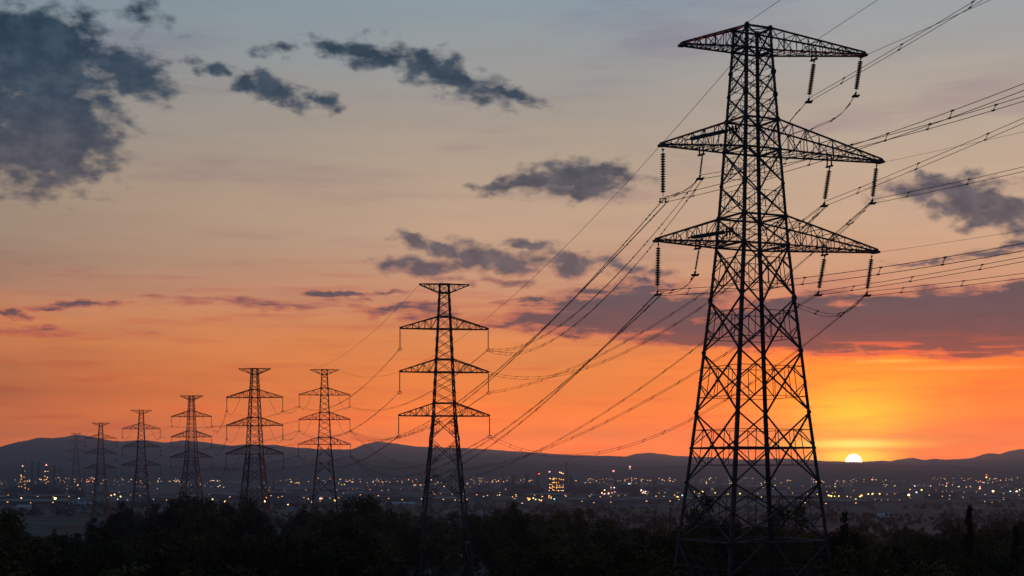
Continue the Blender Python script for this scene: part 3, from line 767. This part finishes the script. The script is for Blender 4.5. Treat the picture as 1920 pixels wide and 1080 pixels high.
def place(proto, px, row, Y, label, group, wmul=1., ident=None):
    x = (px - 960) / FP * Y; g_ = terr(x, Y); top = (YH - row) / FP * Y
    h = max(4.5, min(24., top - g_ + 6 * Y / FP)) * 1.06
    o_ = proto if ident not in used and proto.name not in used else copy_tree(proto)
    used.add(proto.name)
    o_.location = (x, Y, g_ - .1); s_ = h / 10.
    wm = wmul * (1.2 if s_ < .8 else (1. if s_ < 1.2 else .85))
    o_.scale = (s_ * wm, s_ * wm, s_ * 1.02); o_.rotation_euler = (0, 0, random.uniform(0, 6.28))
    tag(o_, label, 'tree', group)
ENV = [(-200,970),(0,962),(22,968),(34,1004),(120,1000),(160,990),(195,962),(235,958),(290,945),(330,940),(375,930),(430,934),(478,934),(505,962),(545,968),(590,950),(640,946),(690,940),(715,955),(745,966),(800,960),(860,970),(905,962),(965,950),(1000,962),(1050,964),(1100,966),(1140,968),(1165,990),(1250,992),(1290,985),(1420,985),(1480,980),(1520,985),(1600,1000),(1700,992),(1760,982),(1830,980),(1920,974),(2100,965)]
def zone(px):
    if px < 180: return 'near the left edge'
    if px < 500: return 'in the clump below the left pylons'
    if px < 780: return 'left of the second pylon'
    if px < 960: return 'at the foot of the second pylon'
    if px < 1240: return 'between the two large pylons'
    if px < 1600: return 'around the nearest pylon base'
    return 'on the slope right of the nearest pylon'
cnt = 0
LAYERS = [(84, 1052, 120), (112, 1040, 92), (145, 1026, 78), (185, 1012, 66), (235, 1002, 58), (300, 993, 50), (375, None, 42), (455, None, 36)]
for (Y, rowt, sp) in LAYERS:
    px = -120 + random.uniform(0, sp)
    while px < 2040:
        e = lerp_tab(ENV, px)
        if rowt is None: row = e + random.choice((-8, -3, 3, 10, 18)) + random.uniform(-3, 3) + (8 if Y == 375 else 0)
        else: row = max(e + 8, rowt + random.uniform(-26, 20))
        if px < 30: row = e + random.uniform(0, 40)
        hide1 = Y < 160 and 1225 < px < 1600; hide2 = Y < 300 and 775 - 9000 / Y < px < 895 + 9000 / Y
        if not (hide1 or hide2):
            k = random.randrange(5)
            dist = 'front' if Y < 125 else ('middle' if Y < 260 else 'rear')
            place(protos[k], px, row, Y + random.uniform(-.07, .07) * Y, f'dark leafy tree of the {dist} rows, {zone(px)}', 'trees of the dark foreground wood ' + zone(px)); cnt += 1
        px += sp * random.uniform(.7, 1.3)
for (px, row, Y, w_, lab) in (
    (1335, 936, 178, .8, 'tallest leafy tree seen through the left half of the nearest pylon base'), (1470, 948, 182, .8, 'tall leafy tree seen through the right half of the nearest pylon base'),
    (1585, 966, 150, .6, 'ragged leafy tree just right of the nearest pylon, its thin top under the sun'), (1612, 985, 152, .6, 'lower ragged tree beside the thin topped one right of the nearest pylon'),
    (1300, 972, 172, .8, 'leafy tree by the left leg of the nearest pylon'), (1385, 985, 190, .8, 'low leafy tree in the middle of the nearest pylon base'),
    (690, 936, 330, 1.1, 'broad round tree rising left of the second pylon'), (962, 946, 360, .8, 'tree rising above its row right of the second pylon'), (380, 926, 330, 1., 'highest tree of the left clump'),
    (12, 958, 130, .7, 'dark tree at the very left edge of the picture'), (640, 990, 120, 1., 'large pale topped bush in the left foreground'), (1190, 1025, 110, 1., 'rounded bush in the centre foreground')):
    place(protos[cnt % 5], px, row, Y, lab, 'trees of the dark foreground wood that stand out', w_); cnt += 1
for (px, row, Y, lab) in ((1817, 972, 150, 'tall narrow cypress on the right slope'), (1905, 1010, 130, 'shorter cypress close to the right edge'),
                          (1228, 968, 700, 'narrow cypress in the pale field left of the nearest pylon'), (1257, 961, 720, 'slightly taller cypress beside the one in the pale field')):
    place(cyp, px, row, Y, lab, 'cypresses'); 
print('trees', cnt)
# scrub hiding the soil between the trees
random.seed(9)
b = MB()
for i in range(26000):
    Y = 60 + 520 * random.random() ** 1.3; px = random.uniform(-150, 2070); x = (px - 960) / FP * Y; z = terr(x, Y)
    s_ = random.uniform(.5, 1.3); p = Vector((x, Y, z + random.uniform(0, 1.6)))
    nrm = rnd_dir(); t1 = nrm.cross(rnd_dir()).normalized(); t2 = nrm.cross(t1)
    b.quad(p - t1 * s_ * .5, p + t2 * s_ * .3, p + t1 * s_ * .5, p - t2 * s_ * .3)
tag(b.obj('undergrowth', M['leaf2']), 'dark tangled undergrowth between the foreground trees', 'undergrowth', kind='stuff')
# far hedges, copses
b = MB()
for i in range(50):
    row = 948 + 52 * random.random() ** 1.2; px = random.uniform(-100, 2020)
    if (px < 190 and row > 972) or 1130 < px < 1330 and row > 958: continue
    p = ground_hit(px, row, 800); n_ = random.randint(6, 26); a = random.gauss(0, .14)
    for j in range(n_):
        q = p + Vector((math.cos(a), math.sin(a), 0)) * j * random.uniform(7, 12) + Vector((random.gauss(0, 3), random.gauss(0, 6), 0)); q.z = terr(q.x, q.y)
        for _ in range(9):
            c = q + Vector((random.gauss(0, 2.6), random.gauss(0, 2.6), random.uniform(.5, 7))); nrm = rnd_dir(); t1 = nrm.cross(rnd_dir()).normalized() * random.uniform(1.2, 2.8); t2 = nrm.cross(t1)
            b.quad(c - t1, c + t2, c + t1, c - t2)
tag(b.obj('hedgerows', M['leaf3']), 'dark hedges and copses dividing the dusky fields of the plain', 'hedgerow', kind='stuff')

# ------------------------------------------------------------------ the industrial town
def building(w_, d_, h, kind):
    root = empty('warehouse' if kind < 2 else 'office_block', (0, 0, 0))
    b = MB(); b.block(-w_ / 2, w_ / 2, -d_ / 2, d_ / 2, -2, h); b.obj('wall', M['wallm'], root)
    b = MB()
    if kind == 0:
        i = 0; b.v += [(-w_ / 2 - 1, -d_ / 2 - 1, h), (w_ / 2 + 1, -d_ / 2 - 1, h), (w_ / 2 + 1, 0, h + 3), (-w_ / 2 - 1, 0, h + 3), (w_ / 2 + 1, d_ / 2 + 1, h), (-w_ / 2 - 1, d_ / 2 + 1, h)]
        b.f += [(0, 1, 2, 3), (3, 2, 4, 5), (0, 3, 5), (1, 4, 2), (0, 5, 4, 1)]; b.mi += [0] * 5
    elif kind == 1: b.block(-w_ / 2 - .8, w_ / 2 + .8, -d_ / 2 - .8, d_ / 2 + .8, h, h + 1.2); b.block(-w_ / 4, w_ / 8, -d_ / 4, d_ / 4, h + 1.2, h + 3.5)
    else: b.block(-w_ / 2 - .4, w_ / 2 + .4, -d_ / 2 - .4, d_ / 2 + .4, h, h + .9); b.block(-2, 3, -2, 2, h + .9, h + 4)
    b.obj('roof', M['roofm'] if kind != 1 else M['roofm'], root)
    for i in range(3):
        x = -w_ / 2 + w_ * (.12 + .3 * i + .12 * hsh(i, kind)); z = h * (.4 + .3 * hsh(i, 5))
        b = MB(); b.block(x, x + 1.8, -d_ / 2 - .15, -d_ / 2 + .1, z, z + 1.2); b.obj('window', M['dimamber'], root)
    return root
bprot = [building(70, 36, 9, 0), building(110, 45, 11, 1), building(34, 18, 21, 2), building(46, 26, 8, 0), building(60, 22, 15, 2)]
random.seed(21); first = set()
BL = ['long low shed with a pitched roof in the lamp lit industrial belt', 'flat roofed warehouse in the lamp lit industrial belt', 'square block building among the town lamps', 'small pitched shed in the lamp lit industrial belt', 'wide block building among the town lamps']
for i in range(150):
    px = random.uniform(-60, 1980); row = random.choice((random.gauss(936, 6), random.gauss(922, 9), random.gauss(911, 4)))
    row = max(906, min(948, row)); p = ground_hit(px, row, 1500); k = random.randrange(5)
    o_ = bprot[k] if k not in first else copy_tree(bprot[k]); first.add(k)
    o_.location = (p.x, p.y, terr(p.x, p.y)); s_ = random.uniform(.7, 1.4); o_.scale = (s_, s_, random.uniform(.45, .8)); o_.rotation_euler = (0, 0, random.gauss(0, .3))
    tag(o_, BL[k], 'building', 'buildings of the industrial town: ' + ['long sheds', 'warehouses', 'square blocks', 'small sheds', 'wide blocks'][k])
for (px, row, w_, lab) in ((45, 957, 16, 'tiny white shed catching light at lower left, beside the fields'), (151, 951, 32, 'pale long roof glinting left of the hazy pylon foot'), (757, 951, 30, 'pale long roof glinting left of the second pylon'), (1656, 978, 11, 'pale flat roof low on the plain under the sun')):
    p = ground_hit(px, row, 900); s_ = p.y / 1800
    root = empty('pale_shed', (p.x, p.y, terr(p.x, p.y))); tag(root, lab, 'shed', 'pale sheds on the plain')
    b = MB(); b.block(-w_ / 2, w_ / 2, -6, 6, -1, 4); b.obj('wall', M['whiteband'], root)
    b = MB(); b.v += [(-w_ / 2 - 1, -7, 4), (w_ / 2 + 1, -7, 4), (w_ / 2 + 1, 0, 7.5), (-w_ / 2 - 1, 0, 7.5), (w_ / 2 + 1, 7, 4), (-w_ / 2 - 1, 7, 4)]; b.f += [(0, 1, 2, 3), (3, 2, 4, 5), (0, 3, 5), (1, 4, 2), (0, 5, 4, 1)]; b.mi += [0] * 5
    b.obj('roof', M['paleroof'], root)
def chimney(px, top, base, wpx, label, lamps=(), bands=0, flare=False):
    p = ground_hit(px, base, 1500); Y = p.y; g_ = terr(p.x, Y); H = (YH - top) / FP * Y - g_; r = wpx * .66 / FP * Y
    root = empty('chimney', (p.x, Y, g_)); tag(root, label, 'chimney', 'industrial chimneys')
    b = MB(); b.rings([(0, 0, -1), (0, 0, H * .25), (0, 0, H * .7), (0, 0, H)], [r * 1.5, r * 1.15, r, r * .85], 12); b.obj('stack', M['concrete'] if not bands else M['whiteband'], root, True)
    b = MB(); b.rings([(0, 0, H), (0, 0, H + r * .5)], r * 1.02, 12); b.rings([(0, 0, H * .66), (0, 0, H * .66 + r * .5)], r * 1.5, 12); b.obj('rim', M['pipe'], root)
    for i in range(bands):
        b = MB(); z = H * (1 - .16 * i * 1.5) - H * .02; b.rings([(0, 0, z - H * .11), (0, 0, z)], r * 1.06, 12); b.obj('band', M['redband'], root)
    for (dx_, row, s_, c) in lamps:
        b = MB(); b.ball((dx_ / FP * Y, -r * 1.3, (YH - row) / FP * Y - g_), s_ / FP * Y, 8, 6, .8); b.obj('lamp', M[c], root)
    return root
CH = [(60, 866, 924, 3, 'dark slim chimney right of the leftmost lit stack', (), 0), (72, 868, 926, 3, 'dark slim chimney next to the brightly lit left tower', (), 0), (102, 873, 922, 3, 'dark chimney right of the brightly lit left tower', (), 0), (115, 880, 920, 2.4, 'shorter dark chimney furthest right in the left refinery', (), 0), (17, 886, 912, 1.6, 'thin pale mast near the left edge', (), 0),
  (942, 884, 928, 2.2, 'thin spire like chimney rising from a wide foot, right of the second pylon', (), 0), (963, 891, 926, 4.4, 'thick blunt chimney second right of the second pylon', (), 0), (987, 889, 922, 5, 'thick chimney with a narrow cap left of the lit process block', (), 0), (1008, 884, 922, 3.6, 'chimney with a red beacon just left of the lit process block', ((2.5, 888.5, 1.3, 'red'),), 0),
  (1062.5, 866, 922, 2.4, 'tallest thin mast chimney behind the lit process block', (), 0), (1074, 884, 910, 2.6, 'red and white banded chimney right of the lit process block', (), 2), (1151, 873, 906, 2.4, 'dark chimney with rosy lamp above the pink lit plant, left one', ((-1, 883, 1.8, 'rose'),), 0), (1181, 876, 906, 2.8, 'dark chimney with rosy tip above the pink lit plant, right one', ((0, 875, 1.7, 'rose'), (0, 879, 1., 'amber')), 0),
  (1849, 890, 905, 1.6, 'red lit mast in the town near the right edge', ((0, 890, 1.2, 'red'), (0, 895, 1.8, 'warm')), 0), (1230, 895, 910, 3, 'stubby tower between the pink lit plant and the nearest pylon', (), 0), (1211, 890, 908, 2, 'thin tower right of the pink lit plant', (), 0)]
for c in CH: chimney(*c)
def lit_stack(px, top, base, label, pts, w_=4):
    p = ground_hit(px, base, 1500); Y = p.y; g_ = terr(p.x, Y); k_ = Y / FP; H = (YH - top) * k_ - g_
    root = empty('distillation_column', (p.x, Y, g_)); tag(root, label, 'refinery tower', 'lit refinery towers')
    b = MB(); r = w_ * k_ / 2
    b.rings([(0, 0, 0), (0, 0, H * .9), (0, 0, H * .95), (0, 0, H)], [r * .6, r * .5, r * .3, r * .28], 10); b.obj('column', M['pipe'], root, True)
    b = MB()
    for i in range(8):
        z = H * (i + 1) / 9; rr = r * (1.5 - i * .07)
        b.block(-rr, rr, -rr, rr, z, z + 1.0)
    for sx in (-1, 1):
        for sy in (-1, 1): b.box((sx * r * 1.5, sy * r * 1.5, 0), (sx * r, sy * r, H * .92), 1.2)
    b.obj('platform_frame', M['pipe'], root)
    for (dx_, row, s_, c) in pts:
        b = MB(); b.ball((dx_ * k_, -r * 1.8, (YH - row) * k_ - g_), s_ * k_ * .66, 8, 6, .85); b.obj('lamp', M[c], root)
lit_stack(43.5, 876, 926, 'leftmost lit refinery tower with a rosy lamp on top', [(0, 874, 1.9, 'rose'), (4, 883, 1.0, 'dimamber'), (-3, 891, 1.4, 'warm'), (-2, 894, 1.3, 'amber'), (-2, 898, 1.2, 'amber'), (3, 894.5, 1.0, 'amber'), (-4, 904, 1.2, 'amber'), (3, 903, 1.1, 'amber'), (-7, 912, 1.2, 'amber'), (-2, 912, 1., 'amber'), (4, 909, 1.1, 'amber'), (9, 902, 1.3, 'amber'), (13, 902, 1.4, 'warm'), (-14, 918, 1.6, 'warm'), (-23, 919, 1.5, 'warm'), (-10, 917, 1.5, 'warm'), (5, 915, 1.2, 'amber'), (11, 917, 1.1, 'amber')])
lit_stack(88, 868, 926, 'brightly lit tall refinery tower with a red lamp, right of the leftmost one', [(0, 872, 2.1, 'rose'), (0, 870.5, 1.2, 'red'), (-2, 884, 1.5, 'warm'), (3, 884, 1.3, 'amber'), (-3, 893, 1.2, 'amber'), (2, 895, 1.5, 'amber'), (0, 899, 1.4, 'warm'), (-4, 900, 1.3, 'amber'), (3, 903, 1.2, 'amber'), (-1, 906, 1.3, 'amber'), (-4, 907, 1.1, 'amber'), (3, 908, 1.2, 'amber'), (-10, 899, 1.3, 'warm'), (-13, 898, 1.2, 'amber'), (-6, 911, 1.1, 'amber'), (2, 911, 1.2, 'amber'), (-4, 916, 1.2, 'amber'), (4, 916, 1.2, 'warm'), (-11, 917, 1.3, 'amber')])
# lit process block
def plant(name, px, base, wpx, label, cols, lamps, top):
    p = ground_hit(px, base, 1500); Y = p.y; g_ = terr(p.x, Y); k_ = Y / FP; H = (YH - top) * k_ - g_; W = wpx * k_
    root = empty(name, (p.x, Y, g_)); tag(root, label, 'refinery plant', 'lit refinery plants')
    b = MB(); n_ = 6
    for i in range(n_ + 1):
        x = -W / 2 + W * i / n_
        for y in (-12, 12): b.box((x, y, 0), (x, y, H), 1.4)
    for j in range(1, 8):
        z = H * j / 8
        for y in (-12, 12): b.box((-W / 2, y, z), (W / 2, y, z), 1.1)
        b.block(-W / 2 + 2, W / 2 - 2, -11, 11, z - .6, z)
    b.obj('frame', M['pipe'], root)
    b = MB()
    for i in range(n_):
        if i % 2 == 0: b.block(-W / 2 + W * i / n_ + 1, -W / 2 + W * (i + 1) / n_ - 1, -9, 9, 0, H * (.55 + .4 * hsh(i, int(W))))
    b.obj('casing', M['concrete'], root)
    for (dx_, row, w_) in cols:
        b = MB(); b.rings([(0, 0, 0), (0, 0, (YH - row) * k_ - g_)], w_ * k_ / 2, 12); c = b.obj('vessel', M['wallm'], root, True); c.location = (dx_ * k_, 0, 0)
    for (dx_, row, s_, c) in lamps:
        b = MB(); b.ball((dx_ * k_, -14, (YH - row) * k_ - g_), s_ * k_ * .62, 8, 6, .9); b.obj('lamp', M[c], root)
lp = [(-14, 884.5, 2.1, 'rose'), (5, 885.5, 1.7, 'warm'), (8, 886.5, 2.0, 'warm'), (11.5, 888, 1.6, 'rose')]
random.seed(3)
for r_ in (897, 899, 904, 909, 913, 914, 919):
    for x in (-14, -12, -8, -5, 0, 4, 7, 11):
        if random.random() < .66: lp.append((x + random.uniform(-1, 1), r_ + random.uniform(-1, 1), random.uniform(1., 1.5), random.choice(('amber', 'amber', 'warm'))))
plant('process_unit', 1044, 928, 29, 'tall square process block glowing with rows of amber lamps', [(-14, 886, 5), (8, 888, 7), (-3, 893, 6), (2, 896, 5)], lp, 897)
lp = []
for i in range(48):
    x = random.uniform(-40, 42); hgt = max(0, 18 - abs(x - 8) * .42); lp.append((x, 927 - random.uniform(0, 1) * hgt - 1 + random.uniform(-1, 1), random.uniform(.9, 1.6), random.choice(('rose', 'rose', 'white', 'warm', 'warm'))))
lp += [(8, 907, 1.9, 'white'), (11, 908, 1.8, 'white'), (-19, 914, 2.0, 'white'), (-37, 919, 2.1, 'warm'), (12, 911, 1.6, 'rose'), (31, 920, 1.6, 'white'), (35, 923, 1.7, 'rose'), (-42, 924, 2., 'warm'), (-25, 914, 1.5, 'rose')]
plant('process_unit', 1170, 930, 60, 'long low plant lit in pink and white in front of two chimneys', [(8, 905, 4), (12, 908, 4), (-19, 913, 5), (0, 913, 6), (24, 917, 5)], lp, 918)
# single lamps over the town
def lamp_proto(c):
    b = MB(); b.cur = 0; b.box((0, .6, -9), (0, .6, 0), .16); b.box((0, .6, 0), (0, 0, .9), .14); b.cur = 1; b.ball((0, 0, 0), 1., 8, 6, .85)
    return b.mesh('street_lamp', [M['pipe'], M[c]])
LM = {c: lamp_proto(c) for c in ('bright', 'amber', 'warm', 'lime', 'white', 'rose', 'red', 'cyan', 'dimamber', 'dimwhite')}
LBL = dict(bright='bright lamp', amber='amber lamp', warm='warm white lamp', lime='yellow green lamp', white='cold white lamp', rose='pinkish lamp', red='red lamp', cyan='teal lamp', dimamber='dim amber lamp', dimwhite='dim pale lamp')
def lamp(px, row, s_, c, label=None, group=None):
    p = ground_hit(px, row + 3., 1200); Y = p.y
    o_ = bpy.data.objects.new('street_lamp', LM[c]); scene.collection.objects.link(o_)
    r = max(.7, s_ * .88) / FP * Y; o_.location = at(px, row, Y); o_.scale = (r,) * 3
    band = 'in the far row' if row < 912 else 'in the near belt'
    part = 'left of the second pylon' if px < 833 else ('between the two large pylons' if px < 1280 else ('behind the nearest pylon' if px < 1545 else 'right of the nearest pylon'))
    tag(o_, label or f'{LBL[c]} {band}, {part}', 'lamp', group or f'{LBL[c]}s {band}, {part}')
KEY = [(103.5, 934.5, 3.3, 'bright', 'bright glowing lamp in front of the left refinery'), (226, 931, 2.1, 'lime', 'greenish lamp beside the third pylon from the left edge'), (217, 944.5, 1.8, 'red', 'left of two touching red lamps low on the left'), (221.5, 944.5, 1.8, 'red', 'right of two touching red lamps low on the left'),
  (533.5, 936.5, 3.0, 'bright', 'bright lamp between the close pair of pylons'), (540, 946, 1.8, 'warm', 'lamp just below the bright one between the paired pylons'), (496, 940, 2.2, 'bright', 'bright lamp at the right leg of the left paired pylon'),
  (1704, 928, 2.8, 'bright', 'brightest lamp of the town right of the sun'), (1862, 921, 2.8, 'bright', 'large greenish lamp near the right edge'), (1906, 922, 2.7, 'bright', 'large warm lamp close to the right edge'), (1837, 916, 2.2, 'warm', 'pair lamp near the right edge'), (1728, 918.5, 2.2, 'lime', 'elongated greenish lamp right of the brightest lamp'),
  (1000, 934, 2.0, 'warm', 'flame like lamp below the blunt chimneys'), (979, 944, 2.0, 'warm', 'orange lamp at the edge of the fields right of the second pylon'), (1135, 935, 2.6, 'bright', 'bright yellow lamp below the pink lit plant'), (1129, 937, 1.9, 'warm', 'warm lamp left of the yellow one below the pink plant'), (1195, 934, 2.0, 'warm', 'right hand yellow lamp below the pink lit plant'), (757, 936, 2., 'bright', 'bright pair lamp left of the second pylon'), (752, 935, 1.9, 'warm', 'left twin of the bright lamps by the second pylon'), (1271, 932, 2.3, 'lime', 'bright lamp hugging the left leg of the nearest pylon'),
  (40, 934, 2.0, 'warm', 'bright lamp under the leftmost lit stack'), (33, 930, 2.1, 'warm', 'oval lamp under the leftmost lit stack'), (148, 934.5, 1.4, 'white', 'small white lamp left of the hazy pylon')]
for (px, row, s_, c, lab) in KEY: lamp(px, row, s_ * .78, c, lab, 'lamps that stand out over the town')
random.seed(77)
def pick(cs): return random.choice(cs)
def scatter(n_, x0, x1, r0, r1, smin, smax, cs, clus=3):
    k = 0
    while k < n_:
        cx = random.uniform(x0, x1); cr_ = random.gauss((r0 + r1) / 2, (r1 - r0) / 4)
        for _ in range(random.randint(1, clus)):
            if k >= n_: break
            lamp(cx + random.gauss(0, 9), max(r0, min(r1, cr_ + random.gauss(0, 1.3))), smin + (smax - smin) * random.random() ** 2.2, pick(cs)); k += 1
far_c = ('amber', 'warm', 'dimamber', 'dimamber', 'dimwhite', 'dimwhite', 'warm')
scatter(20, -20, 180, 900, 925, .8, 1.4, ('amber', 'warm', 'rose', 'dimamber'))
scatter(20, 130, 400, 898, 908, .8, 1.4, far_c, 4)
scatter(26, 380, 720, 896, 914, .7, 1.4, far_c, 4)
scatter(22, 700, 960, 896, 912, .7, 1.4, far_c, 4)
scatter(26, 950, 1280, 896, 906, .6, 1.2, far_c, 4)
scatter(24, 1280, 1560, 898, 910, .6, 1.3, far_c, 4)
scatter(36, 1540, 1930, 899, 913, .6, 1.4, ('dimamber', 'dimwhite', 'rose', 'warm', 'dimwhite'), 4)
scatter(10, 150, 420, 926, 944, 1., 1.9, ('warm', 'white', 'amber', 'lime'))
scatter(20, 420, 940, 926, 947, 1., 2.0, ('warm', 'lime', 'amber', 'lime', 'rose'))
scatter(22, 880, 1110, 919, 944, .9, 1.8, ('amber', 'warm', 'lime', 'amber', 'cyan'))
scatter(12, 1100, 1280, 926, 943, .9, 1.8, ('lime', 'warm', 'cyan', 'amber'))
scatter(44, 1262, 1560, 917, 937, .9, 1.8, ('lime', 'lime', 'warm', 'lime', 'cyan'), 5)
scatter(18, 1545, 1700, 920, 939, 1., 2.0, ('lime', 'warm', 'lime'))
scatter(20, 1700, 1930, 911, 938, 1., 2.0, ('lime', 'warm', 'cyan', 'white', 'warm'))
b = MB(); ks = ('amber', 'warm', 'dimamber', 'dimwhite', 'lime', 'rose')
random.seed(404)
for i in range(560):
    px = random.uniform(-40, 1960)
    if i % 5: row = random.choice((897, 899, 901, 903, 906)) + random.gauss(0, 1.6)
    else: row = random.uniform(908, 938)
    clump = vn(px / 45., row / 9.)
    if clump < -.02: continue
    p = ground_hit(px, row + 2.5, 1500); Y = p.y; r = random.uniform(.38, .8) / FP * Y
    b.cur = 0; q = at(px, row, Y); b.box((q.x, q.y + 1, q.z - 12), (q.x, q.y + 1, q.z), .5)
    b.cur = 1 + (random.choice((2, 3, 2, 3, 0, 1, 5)) if row < 908 else random.choice((0, 1, 2, 3, 4)))
    if 1250 < px < 1600 and row > 908: b.cur = 5
    b.ball(q, r, 6, 4, .9)
tag(b.obj('distant_lamps', [M['pipe']] + [M[k_] for k_ in ks]), 'countless tiny lights strewn along the foot of the hills', 'lights', kind='stuff')
# long strip lights and lit yards as low sheds
for (px, row, w_) in ((300, 929, 60), (335, 928.5, 40), (640, 919, 60), (680, 919, 40)):
    pass
# storage tanks and stubby columns between the chimneys
random.seed(31)
def tank(r, h, kind):
    root = empty('storage_tank' if kind else 'process_vessel', (0, 0, 0))
    b = MB()
    if kind: b.rings([(0, 0, -1), (0, 0, h), (0, 0, h + r * .18), (0, 0, h + r * .22)], [r, r, r * .5, r * .1], 20); b.obj('shell', M['concrete'], root, False)
    else: b.rings([(0, 0, -1), (0, 0, h * .5), (0, 0, h * .55), (0, 0, h), (0, 0, h + r)], [r, r, r * .8, r * .8, r * .2], 12); b.obj('shell', M['concrete'], root, False)
    b = MB(); b.rings([(0, 0, h * .93), (0, 0, h * .93 + .7)], r * 1.05, 20); b.obj('walkway', M['pipe'], root)
    b = MB(); b.box((r * .5, -r * 1.05, 0), (r * 1.02, -r * .4, h), .9); b.obj('ladder', M['pipe'], root)
    return root
tk = [tank(19, 14, 1), tank(3.6, 27, 0), tank(12, 14, 1), tank(2.6, 40, 0)]; seen = set()
TL = ['wide squat storage tank of the refinery', 'stubby process column of the refinery', 'tall round storage tank of the refinery', 'slim tall process column of the refinery']
for i in range(44):
    c0, wd = random.choice(((60, 45), (1040, 60), (1165, 60), (990, 50), (1410, 60)))
    px = random.gauss(c0, wd); row = random.uniform(917, 932); p = ground_hit(px, row, 1500); k = random.choice((0, 0, 2, 2, 1, 3)); 
    if k % 2 and i % 2: k = 0
    o_ = tk[k] if k not in seen else copy_tree(tk[k]); seen.add(k); o_.location = (p.x, p.y, terr(p.x, p.y)); s_ = random.uniform(.75, 1.25); o_.scale = (s_, s_, s_ * random.uniform(.8, 1.2))
    where = 'at far left' if px < 500 else ('right of the second pylon' if px < 1260 else 'behind the nearest pylon')
    tag(o_, TL[k] + ', ' + where, 'storage tank' if k % 2 == 0 else 'process column', ['wide tanks', 'stubby columns', 'tall tanks', 'slim columns'][k] + ' ' + where)
# faint far masts
for (px, top, base, lab) in ((513, 880, 925, 'small faint lattice mast right of the left paired pylon'), (1677, 891, 902, 'tiny faint mast under the right ridge')):
    p = ground_hit(px, base, 1500); Y = p.y; g_ = terr(p.x, Y); k_ = Y / FP; H = (YH - top) * k_ - g_
    root = empty('lattice_mast', (p.x, Y, g_)); tag(root, lab, 'mast', 'faint masts on the plain')
    b = MB()
    for sx in (-1, 1):
        for sy in (-1, 1): b.box((sx * 3.2, sy * 3.2, 0), (sx * .8, sy * .8, H), .7)
    for i in range(9): b.box((-3.2 + i * .27, -3.2, H * i / 10), (3.2 - i * .3, -2.8, H * (i + 1) / 10), .45)
    b.obj('lattice', M['pipe'], root)
    b = MB()
    for z in (.72, .82, .93): b.box((-5, 0, H * z), (5, 0, H * z), .8)
    b.obj('crossarm', M['pipe'], root)

# ------------------------------------------------------------------ the air
b = MB(); b.block(-12700, 12700, -12700, HAZE_FAR, -58, HAZE_TOP)
hz = b.obj('haze', [])
import bmesh
bm_ = bmesh.new(); bm_.from_mesh(hz.data); bmesh.ops.recalc_face_normals(bm_, faces=bm_.faces); bm_.to_mesh(hz.data); bm_.free()
hz['kind'] = 'stuff'; hz['label'] = 'thin blue dusk haze lying over the whole plain'; hz['category'] = 'haze'
m = bpy.data.materials.new('haze'); m.use_nodes = True; t = NT(m.node_tree)
pv = t.n('ShaderNodeVolumePrincipled'); pv.inputs['Color'].default_value = (.29, .49, .76, 1); pv.inputs['Density'].default_value = HAZE_D
pv.inputs['Anisotropy'].default_value = .62
o = t.n('ShaderNodeOutputMaterial'); t.put(o.inputs['Volume'], pv.outputs[0])
hz.data.materials.clear(); hz.data.materials.append(m)
